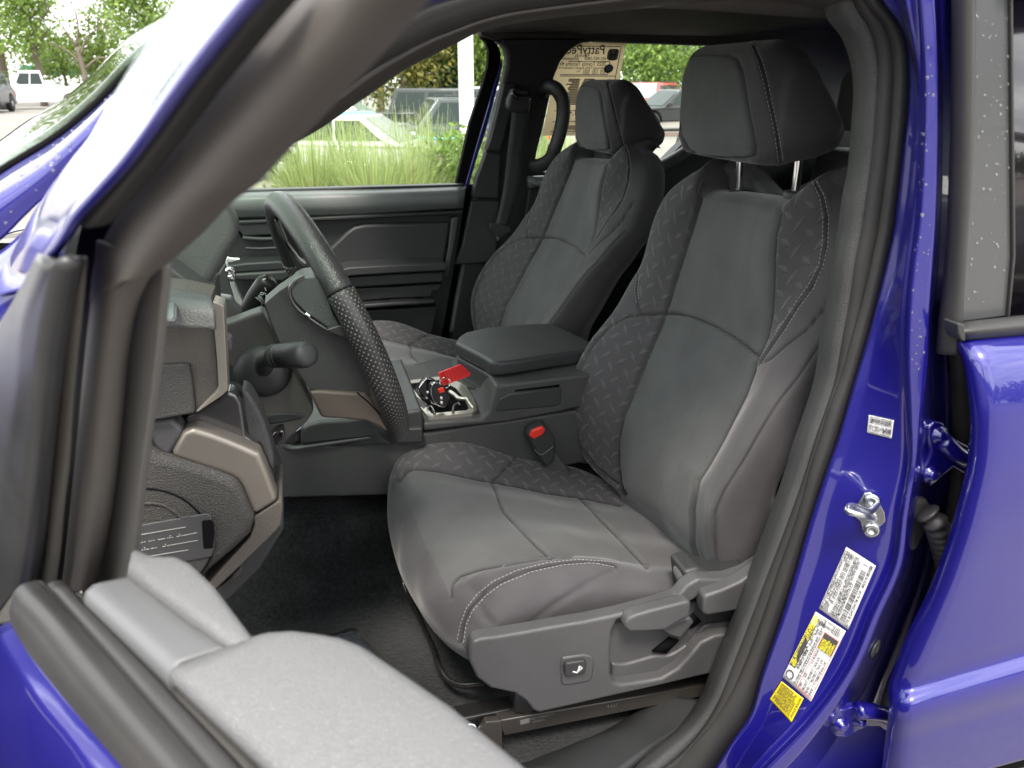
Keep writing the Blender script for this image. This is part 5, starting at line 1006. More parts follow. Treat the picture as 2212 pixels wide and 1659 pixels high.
# inner garnish, bright grained plastic
g1 = [UZ(*q) for q in [(192,1282,1.285),(250,1335,1.285),(310,1390,1.285),(377,1453,1.285)]]
gar = patch('garnish', [[p - ex(0,0,.03) for p in g1], [p - ex(0,0,.002) for p in g1], [p + ex(.002,.002,.001) for p in g1], LZ([(285,1254,1.286),(345,1300,1.286),(420,1358,1.286),(505,1404,1.286)])], M['grey_top'], door, nu=16, nv=30, th=.004, smooth_u=False)
def crisp(o, a=28):
    try: o.data.set_sharp_from_angle(angle=R(a))
    except Exception: pass
    return o
def lines(Ls, n=40): return [lin(L, n) for L in Ls]
def flat(name, cols, mat, par, nv=60, per=5, bw=.0022):
    C = [lin(c, nv) for c in cols]; G = [C[0]]
    for a, b in zip(C[:-1], C[1:]): G += [b]
    v = np.concatenate(G); o = obj(name, v, grid_faces(len(G), nv), mat, par, True); b_ = o.modifiers.new('bevel', 'BEVEL'); b_.width = bw; b_.segments = 3; b_.limit_method = 'ANGLE'; b_.angle_limit = R(14); solid(o, .004); return o
flat('garnish_step', [LZ([(284,1254,1.284),(345,1301,1.284),(420,1359,1.284),(507,1404,1.284)]), LZ([(290,1224,1.297),(360,1277,1.297),(440,1336,1.297),(513,1399,1.292)]), LZ([(287,1200,1.299),(320,1216,1.299),(373,1217,1.299),(402,1231,1.299),(450,1278,1.298),(534,1392,1.293)]), LZ([(290,1206,1.26),(322,1222,1.26),(375,1223,1.26),(405,1237,1.26),(453,1284,1.26),(537,1397,1.26)]), LZ([(292,1210,1.12),(326,1226,1.12),(379,1227,1.12),(410,1241,1.12),(458,1288,1.12),(542,1402,1.12)])], M['doortop'], door)
T_e = [(377,1453),(430,1505),(495,1565),(560,1625),(610,1672),(660,1720)]
DPC = [zl([(370,1452),(423,1506),(488,1567),(553,1627),(603,1675),(653,1724)], 1.262), zl([(374,1454),(427,1506),(492,1566),(557,1626),(607,1673),(657,1722)], 1.281), zl([(383,1450),(437,1502),(501,1561),(566,1620),(616,1667),(668,1716)], 1.287),
  LZ([(505,1405,1.291),(570,1412,1.294),(640,1440,1.296),(740,1500,1.296),(850,1580,1.296),(1000,1700,1.296)]), LZ([(533,1394,1.290),(570,1383,1.294),(620,1378,1.296),(700,1388,1.296),(755,1400,1.296),(832,1452,1.296),(965,1545,1.296),(1150,1700,1.296)]),
  LZ([(537,1398,1.27),(574,1388,1.27),(622,1384,1.27),(702,1394,1.27),(757,1406,1.27),(834,1458,1.27),(967,1551,1.27),(1152,1706,1.27)]), LZ([(545,1404,1.1),(582,1394,1.1),(630,1390,1.1),(710,1400,1.1),(765,1412,1.1),(842,1464,1.1),(975,1557,1.1),(1160,1712,1.1)])]
DPC = [go(q, .60) for q in DPC]; DPC.append([p*[1,1,0] + [0,0,.55] for p in DPC[-1]])
flat('door_panel', DPC, M['doortop'], door, bw=.004)

# window frame: painted outer band, rubbers, dark run channel, grey inner guide
bo_ = [(425,-40),(397,0),(345,72),(293,143),(245,222),(200,300),(160,350),(127,393),(77,467),(50,515),(20,570),(-5,640)]; bi_ = [(585,-40),(552,0),(505,55),(430,148),(375,222),(330,285),(280,350),(225,410),(171,470),(150,505),(118,550),(60,625)]
bwp = [resamp(np.array(L, float), 60) for L in (bo_, bi_)]
bwl = lambda f, off: np.array([UD(*q, off) for q in bwp[0]*(1-f) + bwp[1]*f])
fb_ = patch('frame_band', [bwl(0, .046), bwl(.03, .030), bwl(.12, .024), bwl(.4, .012), bwl(.75, -.003), bwl(.95, -.011), bwl(1, -.004)], M['blue'], door, nu=30, nv=60, th=.002)
slabD('frame_seal', [(585,-40),(552,0),(470,100),(400,187),(345,262),(300,327),(235,400),(170,470),(166,486),(180,494),(196,488),(250,424),(310,352),(362,282),(420,200),(490,112),(572,12),(615,-40)], -.004, .010, M['rubber'], door, .003)
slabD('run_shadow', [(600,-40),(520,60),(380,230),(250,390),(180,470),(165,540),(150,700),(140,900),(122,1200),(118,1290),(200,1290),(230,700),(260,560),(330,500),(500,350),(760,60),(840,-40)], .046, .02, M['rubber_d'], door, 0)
def guide(name, A, B, offs, lift, mat, nv=80, par=None):
    a = resamp(np.array(A, float), nv); b = resamp(np.array(B, float), nv)
    w = [np.array([UD(*q, offs - lift*math.sin(math.pi*min(max(f, .02), .98))**.7) for q in a*(1-f)+b*f]) for f in (0, .08, .2, .35, .5, .65, .8, .92, 1)]
    return patch(name, w, mat, par or door, nu=30, nv=nv, th=.003)
guide('run_channel', [(800,-190),(668,-40),(633,0),(560,100),(470,212),(400,300),(350,357),(300,428),(250,500),(215,580),(206,650)], [(1075,-190),(940,-40),(900,0),(820,92),(735,182),(662,262),(600,325),(550,380),(500,418),(430,490),(353,560)], .030, .022, M['grey_run'])
guide('run_channel', [(222,520),(210,640),(196,760),(184,880),(172,1000),(160,1110),(150,1200),(140,1275)], [(330,560),(292,640),(268,760),(257,880),(246,1000),(232,1110),(215,1200),(200,1272)], .030, .016, M['grey_run'])
slabD('guide_cover', [(292,600),(300,594),(322,598),(331,588),(333,570),(345,562),(352,575),(353,610),(346,680),(336,790),(322,900),(310,990),(300,1080),(290,1180),(288,1252),(240,1266),(194,1277),(190,1268),(192,1250),(213,1230),(218,1200),(224,1110),(240,960),(254,820),(270,680)], .034, .005, M['clad_g'], door, .0022, seg=4)
guide('outer_strip', [(127,553),(118,640),(108,760),(100,880),(95,1000),(92,1106),(86,1200),(80,1262)], [(187,553),(182,640),(170,760),(160,880),(152,1000),(138,1106),(130,1200),(118,1275)], .004, .004, M['grey_clad'])
patch('mirror_cover', [[UD(x, y, o_) for x, y, o_ in L] for L in ([(113,553,-.01),(43,676,-.01),(-20,760,-.012),(-60,840,-.012),(-90,1000,-.012),(-90,1300,-.012)], [(126,560,-.014),(75,700,-.016),(60,830,-.018),(35,1000,-.018),(5,1200,-.018),(-10,1340,-.018)], [(150,548,-.012),(118,700,-.014),(100,850,-.015),(85,1000,-.016),(70,1130,-.016),(50,1270,-.016)], [(155,552,-.002),(125,700,-.004),(108,850,-.004),(95,1000,-.004),(86,1150,-.004),(66,1290,-.004)])], M['sail'], door, nu=30, nv=60, th=.006, smooth_u=False)
slabD('mirror_foot', [(-40,1300),(-10,1180),(8,1180),(30,1268),(36,1330),(28,1348),(0,1352),(-40,1352)], -.022, .014, M['clad_g'], door, .003)
# ---------------------------------------------------------------- windscreen, its pillar, wing, bonnet
up_ = [(-60,420,.74),(0,377,.74),(133,293,.74),(230,210,.735),(290,147,.73),(350,95,.725),(420,50,.72),(520,-10,.715),(620,-60,.71)]
lo_ = [(-60,560,.69),(0,520,.69),(50,470,.69),(110,413,.69),(200,330,.69),(300,240,.69),(400,150,.69),(520,60,.69),(620,0,.69)]
md_ = [((a[0]+b[0])/2 - 6, (a[1]+b[1])/2 - 6, .69) for a, b in zip(up_, lo_)]
ap = patch('screen_pillar', [pxY(up_), pxY(md_), pxY(lo_)], M['blue'], truck, nu=30, nv=60, th=.004)
tube('screen_trim', pxY([(x-3, y-4, Y+.006) for x, y, Y in up_]), .0030, M["rubber_d"], truck, n=60)
patch('wing', [pxY([(-80,590,.66),(0,543,.66),(60,488,.66),(115,425,.66)]), pxY([(-80,640,.63),(0,600,.63),(60,560,.63),(130,480,.63)]), pxY([(-80,900,.62),(0,860,.62),(60,780,.62),(140,600,.62)])], M['blue'], truck, nu=20, nv=30, th=.004)
A1 = np.array(pxY([(x-6, y-7, Y+.012) for x, y, Y in up_])); A1 = np.vstack([A1[0] + (A1[0]-A1[2])*1.3, A1])
gcols = []
for s in np.linspace(0, 1, 9):
    b = 1-(2*s-1)**2; gcols.append(A1 + np.array([0, 1.52*s, 0]) + np.array([-.10*b, 0, .030*b]))
ws = patch('windscreen', gcols, M['screen'], truck, nu=50, nv=50, th=.004)
hb = [[np.array([-.62-dx, y, z]) for dx, z in ((0, 1.26), (.3, 1.25), (.8, 1.19), (1.25, 1.10), (1.35, .95), (1.36, .6))] for y, z in ((.66, 0), (.9, 0), (1.5, 0), (2.1, 0), (2.34, 0))]
for c_, dz in zip(hb, (-.06, .0, .03, .0, -.06)):
    for p_ in c_: p_[2] += dz
patch('bonnet', hb, M['blue'], truck, nu=30, nv=40, th=.004)
prism('cowl', [(-.75,.7,1.16),(-.50,.7,1.27),(-.42,.7,1.22),(-.42,.7,.7),(-.75,.7,.7)], (0, 1.6, 0), M['rubber_d'], truck, .01)
prism('far_shell', [(-.6,2.33,.55),(1.9,2.33,.55),(1.9,2.33,1.30),(-.6,2.33,1.30)], (0, .02, 0), M['blue'], truck, .01)
prism('underbody', [(-1.9,.72,.50),(3.4,.72,.50),(3.4,.72,.56),(-1.9,.72,.56)], (0, 1.56, 0), M['rubber_d'], truck, .01)
# rear of the truck, wheels (outside the frame but casting and reflecting)
prism('cargo_bed', [(1.95,.62,.62),(3.35,.62,.62),(3.35,.62,1.22),(1.95,.62,1.22)], (0, 1.76, 0), M['blue'], truck, .03)
for X in (-1.15, 2.45):
    for Yq in (.62, 2.16):
        w_ = lathe('wheel', (X, Yq, .38), (0, 1, 0), [(0, .22), (.005, .34), (.03, .38), (.19, .38), (.22, .34), (.225, .22)], M['rubber_d'], truck, 40)
        lathe('wheel_hub', (X, Yq-.004, .38), (0, 1, 0), [(0, .05), (.004, .19), (.02, .23), (.22, .23)], M['zinc'], w_, 30)
# ---------------------------------------------------------------- keys with red tag, price sheet
keys = tag(empty('car_keys', UZ(965, 870, .975)), 'two black key fobs on a wire ring with red tag, lying in the cup holder', 'keys')
def fob(pts, Y, name='key_fob'):
    o = prism(name, [U(x, y, Y) for x, y in pts], (-.004, .016, -.004), M['gloss'], keys, .004, seg=4); return o
q0 = z3(1, 1, [(1060,870),(1080,830),(1115,785),(1160,790),(1190,810),(1200,850),(1180,900),(1130,935),(1075,900)])
q1 = z3(1, 1, [(1145,840),(1160,815),(1195,812),(1228,830),(1262,880),(1268,920),(1262,960),(1240,990),(1200,980),(1165,960),(1150,920)])
f0 = fob(q0, 1.40); f1 = fob(q1, 1.375)
tube('fob_edge', [U(x, y, 1.372) for x, y in z3(1, 1, [(1182,960),(1158,925),(1150,880),(1158,835),(1175,820)])], .0016, M['chrome'], f1, n=20)
tube('fob_edge', [U(x, y, 1.398) for x, y in z3(1, 1, [(1075,900),(1066,870),(1090,830),(1120,795)])], .0014, M['chrome'], f0, n=20)
slabY('fob_button', z3(1, 1, [(1192,865),(1225,850),(1238,880),(1205,890)]), 1.370, .004, M['red'], f1, .001)
for a, b in (((1208,920),(1222,925)), ((1210,950),(1224,955))): slabY('fob_mark', z3(1, 1, [(a[0], a[1]-8), (b[0], a[1]-6), (b[0], b[1]+6), (a[0], b[1]+4)]), 1.3705, .002, M['marking'], f1, 0)
for c_ in ((1128,885), (1160,850)): slabY('fob_mark', z3(1, 1, [(c_[0]-7, c_[1]-7), (c_[0]+7, c_[1]-7), (c_[0]+7, c_[1]+7), (c_[0]-7, c_[1]+7)]), 1.3965, .002, M['marking'] if c_[0] < 1150 else M['red'], f0, 0)
rc_ = z3(1, 1, [(1205 + 34*(1+math.cos(R(a))), 822 + 34*math.sin(R(a))) for a in range(0, 360, 15)])
sweep('ring', [U(x, y, 1.375 + .006*math.sin(i)) for i, (x, y) in enumerate(rc_)], circ(.0009, 8), M['chrome'], keys, closed=True)
tq = z3(1, 1, [(1194,758),(1340,702),(1405,760),(1400,778),(1228,842),(1215,835)])
tg = prism('key_tag', [U(x, y, 1.42 + (.012 if x > 1000 else 0)) for x, y in tq], (0, .0015, .0005), M['redtag'], keys, .0006)
mb = MB()
for k in range(9):
    a = (1225 + k*17, 748 - k*5.2); b = (a[0] + 32 - k*.5, a[1] + 74 - k*3)
    seg2(mb, z3(1, 1, [a, b]), 1.4185, .0006)
seg2(mb, z3(1, 1, [(1212,765),(1225,757),(1240,790),(1226,796),(1212,765)]), 1.4185, .0006); seg2(mb, z3(1, 1, [(1232,812),(1246,806),(1250,822),(1238,828),(1232,812)]), 1.4185, .0006)
mb.build('tag_writing', [M['ink_r']], tg)
# price sheet, seen from inside: its writing is mirrored
sh_t = [(1234,92),(1352,93),(1332,180),(1312,290),(1172,294),(1185,200),(1200,140)]
PSW = [U(1352,93,2.296), U(1234,92,2.296)]
ps = tag(slabY('price_sheet', [(1220,90),(1352,93),(1340,160),(1322,240),(1312,293),(1172,293),(1182,240),(1196,160),(1206,118)], 2.292, .001, M['paper'], None, 0), 'large tan price sheet with mirrored writing taped inside the far rear window', 'price sheet')
# frame of the sheet: origin top right, x runs to the left in view (mirrored print), y up
o_, X_, Y_ = U(1350,95,2.2905), ex(-1, 0, 0), ex(0, 0, 1)
bt0 = U(1312,292,2.2905); sl = (bt0[0]-o_[0])/(bt0[2]-o_[2]); 
Hh = o_[2]-bt0[2]; Wd = o_[0]-U(1234,92,2.29)[0]
def sp(u, v): return np.array([o_[0] - u*Wd + 0*v + sl*(-v*Hh), 2.2905, o_[2] - v*Hh])
MBS = {}
def ptxt(u, v, body, size, k='ink', sx=1):
    a, f = text('t', body, size, None, None, (sp(u, v), X_, Y_), 0, sx); MBS.setdefault(k, MB()).add([q - ex(0, .0004 if k == 'ink' else .0006) for q in a], f)
def pline(u0, v0, u1, v1, w=.002, k='ink'):
    a, b = sp(u0, v0), sp(u1, v1); t = b-a; L_ = np.linalg.norm(t); t /= L_; s_ = np.cross(t, [0,1,0]); MBS.setdefault(k, MB()).box((a+b)/2, t*L_/2, s_*w/2, ex(0, .0002))
for q in ((.06,.03,1.0,.03), (.06,.03,.06,.95), (.06,.95,1.1,.95), (.22,.19,1.0,.19), (.22,.19,.22,.33), (.22,.33,1.1,.33), (.06,.345,1.1,.345), (.06,.72,1.1,.72), (.06,.84,1.1,.84)): pline(*q)
ptxt(.34, .11, 'PattyPeck', .036, sx=.95); ptxt(.62, .145, 'Honda', .014, 'inkgrey', 1.2); ptxt(.30, .175, '601-957-3400  -  pattypeckhonda.com', .0125, sx=.95)
ptxt(.28, .235, '2025 Toyota Tacoma 4WD SR5', .016, sx=.9); ptxt(.26, .27, 'Intercooled Turbo Regular Unleaded I-4 2.4 L/146', .010, sx=.9)
r_ = random.Random(3)
for k in range(3): ptxt(.26, .29 + k*.017, '   '.join(('Stock', 'Color', 'Engine', 'VIN')[:3+k % 2]), .008, 'inkgrey')
for k in range(16): pline(.44 + .06*(k % 2), .38 + k*.018, .62 + r_.random()*.08, .38 + k*.018, .0035, 'inkgrey'); pline(.72, .38 + k*.018, .86 + r_.random()*.12, .38 + k*.018, .0035, 'inkgrey')
ptxt(.52, .77, '$41,475', .022); 
for k in range(4): pline(.6, .89 + k*.012, 1.02, .89 + k*.012, .002, 'inkgrey')
# emblem: rounded square ring with a flared H
def pcirc(u, v, ru, rv, k, n=24, e=4, l=.0004):
    P = []
    for i in range(n):
        a = 2*math.pi*i/n; c_, s_ = math.cos(a), math.sin(a); P.append(sp(u + ru*abs(c_)**(2/e)*np.sign(c_), v + rv*abs(s_)**(2/e)*np.sign(s_)) - ex(0, l))
    MBS.setdefault(k, MB()).add(P, [tuple(range(n))])
pcirc(.19, .115, .105, .062, 'emblem'); pcirc(.19, .115, .09, .052, 'paper', l=.0007)
def ppoly(L, k, l=.001): MBS.setdefault(k, MB()).add([sp(u, v) - ex(0, l) for u, v in L], [tuple(range(len(L)))])
ppoly([(.115,.068),(.15,.068),(.163,.108),(.217,.108),(.23,.068),(.265,.068),(.235,.165),(.208,.165),(.213,.124),(.167,.124),(.172,.165),(.145,.165)], 'emblem')
pcirc(.22, .265, .085, .048, 'inkblue', e=2); pcirc(.22, .265, .055, .030, 'inkpale', e=2, l=.0007)
for k, mb in MBS.items(): mb.build('sheet_printing', [M[k]], ps)

hp = np.array([-.30, .69, 0]); dv = lambda a, z, off=0: hp - DD*a + DN*off + np.array([0, 0, z])
sweep('frame_rear', [UD(925, -180, .02), dv(.62, 1.685, .03), dv(.80, 1.70, .03), dv(.93, 1.68, .03), dv(.98, 1.60, .03), dv(1.0, 1.26, .01)], [(.016, .035), (.016, -.035), (-.016, -.035), (-.016, .035)], M['grey_run'], door, n=40)
prism('door_end', [dv(.99, .52, -.02), dv(.99, 1.25, -.02), dv(.99, 1.27, .08), dv(.99, .52, .11)], DD*.01, M['blue'], door, .004)
# ================================================================ THE LOT AND WHAT STANDS ON IT
def gz(x, y):
    d = math.hypot(x, y); az = math.degrees(math.atan2(x, y))
    t = lambda v, a, b: min(1, max(0, (v-a)/(b-a)))
    return .42*t(-az, 4, 14)*t(d, 22, 38) - .36*t(d, 9, 13)*t(az, -13, -8)*t(-az, -20, -15)*(1-t(d, 45, 60))
def at(px, dist, dz=0):
    a = YAW + math.atan((px-1106)/1781.); x, y = dist*math.sin(a)/math.cos(a-YAW), dist*math.cos(a)/math.cos(a-YAW); return np.array([x, y, gz(x, y)+dz]), a
rs = np.r_[0, np.geomspace(.8, 900, 60)]; th = np.linspace(0, 2*math.pi, 121)
V = [[r*math.sin(t), r*math.cos(t), gz(r*math.sin(t), r*math.cos(t)) - .004] for t in th[:-1] for r in rs]
nf = []
for i in range(120):
    j = (i+1) % 120
    for k in range(60): nf.append((i*61+k, i*61+k+1, j*61+k+1, j*61+k))
def groundmat(name, c, sc=3):
    t = NT(name); co = t.coord(); a = t.noise(co, .35, 5); b = t.noise(co, 60, 4); s = t.M('ADD', t.M('MULTIPLY', a, .6), t.M('MULTIPLY', b, .4))
    t.set(Base_Color=t.ramp(s, [(.35, tuple(v*.72 for v in c)), (.65, tuple(v*1.2 for v in c))]), Roughness=.8, Normal=t.bump(b, .5, .01)); return t.m
M['asphalt'] = groundmat('pale_asphalt', (.20, .185, .165)); M['concrete'] = groundmat('concrete', (.34, .31, .27)); M['mulch'] = groundmat('mulch', (.10, .06, .035))
g_ = obj('ground', V, nf, M['asphalt']); g_['kind'] = 'structure'
def strip(name, L, R_, mat, z=.004):
    l = np.array([at(p, d)[0] for p, d in L]); r = np.array([at(p, d)[0] for p, d in R_]); l, r = lin(l, 30), lin(r, 30); l[:, 2] += z; r[:, 2] += z
    o = obj(name, np.vstack([l, r]), [(i, i+1, 30+i+1, 30+i) for i in range(29)], mat); o['kind'] = 'structure'; return o
strip('walkway', [(-400, 7.5), (590, 7.4), (1500, 8.5)], [(-400, 5.0), (700, 5.0), (1500, 5.4)], M['concrete'])
strip('mulch_bed', [(600, 5.4), (1000, 5.4), (1600, 6)], [(540, 9), (1000, 9), (1600, 10)], M['mulch'], .008)
strip('mulch_strip', [(1395, 27), (1500, 27)], [(1395, 29), (1500, 29)], M['mulch'], .008)
strip('grass_verge', [(-200, 52), (500, 52), (1700, 47)], [(-200, 70), (500, 70), (1700, 70)], leafmat('lawn', (.05, .09, .02), (.09, .14, .03), .5, 0), .01)
M['leaf_a'] = leafmat('bright_leaves', (.07, .14, .025), (.30, .42, .09)); M['leaf_b'] = leafmat('magnolia_leaves', (.04, .08, .018), (.32, .27, .055)); M['leaf_c'] = leafmat('dark_leaves', (.018, .045, .010), (.06, .11, .022))
M['leaf_d'] = leafmat('yellow_green_leaves', (.06, .12, .015), (.22, .30, .05)); M['blade'] = leafmat('grass_blades', (.14, .22, .06), (.50, .56, .24), 2.5, .4); M['straw'] = leafmat('dry_grass', (.20, .11, .05), (.38, .28, .13), 3, .3)
M['bark'] = grain('bark', (.14, .11, .085), .8, 'fine', 20, .8)
M['wpost'] = plain('white_paint', (.75, .75, .74), .4); M['wcar'] = carpaint('white_car_paint', (.75, .75, .75)); M['dgcar'] = carpaint('dark_grey_car_paint', (.020, .024, .026), 0, .45, 1.5, .25); M['gcar'] = carpaint('grey_car_paint', (.045, .053, .053), 0, .45, 1.5, .25); M['bkcar'] = carpaint('black_car_paint', (.010, .010, .011), 0, .4, 1.5, .3); M['rcar'] = carpaint('red_car_paint', (.40, .02, .03)); M['lbcar'] = carpaint('light_blue_car_paint', (.10, .45, .62))
M['carglass'] = plain('car_window', (.02, .03, .028), .08, 0, .25, 0); M['lightglass'] = plain('sunlit_windscreen', (.25, .32, .30), .12, 0, .6, .5); M['tyre'] = plain('tyre_rubber', (.015, .015, .015), .8); M['alloy'] = plain('alloy_wheel', (.55, .55, .56), .3, .7); M['lamp_r'] = plain('red_lamp', (.6, .04, .03), .2); M['lamp_w'] = plain('clear_lamp', (.7, .7, .7), .15); M['grille'] = plain('black_grille', (.02, .02, .02), .4)
def foliage(c, n, rad, leaf, seed, squash=1, lobes=9, hollow=.55):
    g = np.random.default_rng(seed); lc = g.normal(size=(lobes, 3)); lc /= np.linalg.norm(lc, axis=1)[:, None]; lc = lc*np.array(rad)*.58*g.uniform(.6, 1.1, (lobes, 1))
    lr = g.uniform(.32, .58, lobes)*min(rad); w = lr**2; pick = g.choice(lobes, n, p=w/w.sum())
    d = g.normal(size=(n, 3)); d /= np.linalg.norm(d, axis=1)[:, None]; rr = lr[pick]*(hollow + (1.08-hollow)*g.random(n)**.6)
    cl = g.normal(size=(n//14+1, 3))*.10*min(rad); P = np.array(c) + lc[pick] + d*rr[:, None] + cl[np.arange(n)//14]
    a = g.normal(size=(n, 3)) + [0, 0, -.3]; a /= np.linalg.norm(a, axis=1)[:, None]; b = np.cross(a, g.normal(size=(n, 3))); b /= np.linalg.norm(b, axis=1)[:, None]
    L_ = leaf*g.uniform(.6, 1.4, (n, 1)); V = np.stack([P - a*L_, P + b*L_*.42, P + a*L_, P - b*L_*.42], 1).reshape(-1, 3)
    return V, [(4*i, 4*i+1, 4*i+2, 4*i+3) for i in range(n)]
def tree(px, dist, h, rad, mat, label, seed, n=5000, leaf=.17, low=.35, lobes=10, group=None, kind='tree'):
    p, a = at(px, dist); t = tag(empty(kind, p), label, 'tree' if kind != 'shrub' else 'shrub', group)
    v, f = foliage(p + [0, 0, h*(1+low)/2], int(n*1.25), (rad, rad, h*(1-low)/2*1.1), leaf*.72, seed, lobes=lobes+6); obj('crown', v, f, mat, t, False)
    tr = tube('trunk', [p, p + [.05*h*.2, 0, h*.3], p + [-.02*h, .02, h*.55], p + [.02*h, 0, h*.85]], h*.022, M['bark'], t, n=20, k=8, rad=list(np.linspace(1.2, .25, 20)))
    r = random.Random(seed)
    for k in range(5):
        z = h*(.35 + .09*k); an = r.uniform(0, 6.28); tube('limb', [p + [0, 0, z], p + [math.cos(an)*rad*.35, math.sin(an)*rad*.35, z+h*.10], p + [math.cos(an)*rad*.7, math.sin(an)*rad*.7, z+h*.2]], h*.009, M['bark'], t, n=8, k=6, rad=list(np.linspace(1, .3, 8)))
    return t
TG = 'trees along the far side of the lot'
for a in ((10, 52, 13, 4.6, 'leaf_a', 'tall bright green tree behind the white pickup, at the far left edge', 1, 7500), (88, 50, 8.8, 2.5, 'leaf_a', 'green tree right behind the white pickup cab', 2, 3600), (142, 60, 5.6, 2.2, 'leaf_d', 'smaller green tree left of the bare tree', 3, 2600),
          (232, 56, 6.4, 2.6, 'leaf_d', 'light green tree right of the bare tree', 4, 3200), (345, 46, 12.5, 2.8, 'leaf_a', 'tall green tree whose crown hangs beside the windscreen pillar', 5, 5000)):
    tree(a[0], a[1], a[2], a[3], M[a[4]], a[5], a[6], a[7], group=TG, leaf=.20, low=.12)
for k, (px, d, h, r, m, lab) in enumerate(((760, 40, 7.5, 2.8, 'leaf_b', 'golden green magnolia seen at the left of the far side window'), (870, 36, 7.5, 2.7, 'leaf_b', 'magnolia with yellow leaves above the dark grey pickup roof'), (950, 39, 8, 2.6, 'leaf_c', 'dark green magnolia just left of the white post'), (1050, 38, 8, 2.4, 'leaf_d', 'bright yellow green tree right of the white post'),
        (1000, 50, 9, 4.0, 'leaf_a', 'tall green tree behind the white post'), (820, 52, 9.5, 4.2, 'leaf_a', 'tall green tree rising behind the magnolias'))):
    tree(px, d, h, r, M[m], lab, 20+k, 6500, leaf=.17, low=.02, group='trees behind the parked cars')
for k, (px, d, h, r, m, lab) in enumerate(((1395, 46, 6.6, 2.6, 'leaf_a', 'green tree beside the price sheet, behind the red car'), (1450, 50, 7.4, 3.2, 'leaf_c', 'dark green tree seen between the two headrests'), (1330, 52, 8, 3.2, 'leaf_c', 'dark tree behind the tan price sheet'), (1540, 44, 7, 3.5, 'leaf_a', 'green tree right behind the driver headrest'))):
    tree(px, d, h, r, M[m], lab, 40+k, 5000, leaf=.17, low=.03, group='trees seen through the rear windows')
# the bare tree
p, a = at(186, 50); bt_t = tag(empty('bare_tree', p), 'pale leafless tree with forked branches right of the white pickup', 'tree')
tube('trunk', [p, p+[.05,0,1.8], p+[-.1,0,3.4]], .16, M['bark'], bt_t, n=14, k=8, rad=list(np.linspace(1.2, .7, 14)))
for pts in ([(-.1,3.4),(-.7,4.6),(-1.3,5.6),(-1.5,6.6)], [(0,2.9),(.6,4.0),(1.5,4.6),(2.3,5.3)], [(-.1,3.4),(.2,4.8),(.1,6.0),(.5,7.0)], [(.05,2.4),(-.7,3.2),(-1.6,3.6)], [(.1,2.2),(1.0,2.8),(2.4,2.6),(3.2,2.9)]):
    tube('branch', [p + [x, 0, z] for x, z in pts], .07, M['bark'], bt_t, n=12, k=6, rad=list(np.linspace(1, .3, 12)))
# shrubs by the grass
def shrub(px, d, h, r, m, lab, seed, n=2600, leaf=.05):
    p, a = at(px, d); t = tag(empty('shrub', p), lab, 'shrub'); v, f = foliage(p + [0, 0, h*.52], n, (r, r, h*.55), leaf, seed, lobes=8, hollow=.3); obj('foliage', v, f, M[m], t, False)
    for k in range(6): q = 2*math.pi*k/6; tube('stem', [p, p + [math.cos(q)*r*.3, math.sin(q)*r*.3, h*.5], p + [math.cos(q)*r*.6, math.sin(q)*r*.6, h*.85]], .012, M['bark'], t, n=6, k=5)
shrub(598, 6.3, 1.0, .30, 'leaf_d', 'low green shrub at the left end of the tall grass', 61, 1800, .035); shrub(965, 6.6, 1.26, .36, 'leaf_a', 'leafy green bush in front of the white post', 62, 3400, .03); shrub(1015, 7.2, 1.25, .45, 'leaf_d', 'light green bush behind the foot of the white post', 63, 2800, .03); shrub(1195, 6.4, 1.0, .35, 'leaf_d', 'yellow green bush under the grab handle', 64, 1800, .045)
# clumps of tall grass
def clump(px, d, h, r, lab, seed, n=2000):
    g = np.random.default_rng(seed); p, a = at(px, d); t = tag(empty('ornamental_grass', p), lab, 'grass clump', 'tall grass clumps beyond the truck'); 
    h *= .91
    for nm, mat, cnt, hh, sp in (('blades', M['blade'], n, h, 1.0), ('dry_blades', M['straw'], n//2, h*.72, .55)):
        V, Fc = [], []
        for i in range(cnt):
            an = g.uniform(0, 2*math.pi); r0 = r*.35*math.sqrt(g.random()); L_ = hh*g.uniform(.7, 1.25); lean = g.uniform(.05, 1.25)*sp; dr = np.array([math.cos(an), math.sin(an), 0]); s = np.array([-dr[1], dr[0], 0])
            b = p + dr*r0; w = g.uniform(.0035, .0075); ln = []
            for k, q in enumerate((0, .35, .65, .85, 1.0)):
                z = L_*(q - .55*lean*q**3.2); x = r*1.7*lean*q**2.0; ln.append((b + dr*x + [0, 0, z], w*(1-q*.85)))
            o = len(V)
            for c_, w_ in ln: V += [c_ - s*w_, c_ + s*w_]
            for k in range(4): Fc.append((o+2*k, o+2*k+1, o+2*k+3, o+2*k+2))
        o = obj(nm, V, Fc, mat, t, False); o['kind'] = 'stuff'
    pl = MB()
for k, (px, d, h, r, lab) in enumerate(((655, 6.2, 1.42, .45, 'green grass clump at the left of the window, beside the low shrub'), (735, 6.8, 1.45, .5, 'green grass clump second from the left'), (790, 5.9, 1.36, .5, 'drooping grass clump with reddish dry stems in the middle'), (872, 6.3, 1.38, .5, 'brown based grass clump left of the leafy bush'), (925, 6.9, 1.38, .45, 'grass clump directly behind the leafy bush'), (1165, 7.0, 1.35, .45, 'grass clump seen through the grab handle'), (1225, 6.7, 1.33, .5, 'grass clump below the price sheet'))):
    clump(px, d, h, r, lab, 80+k)
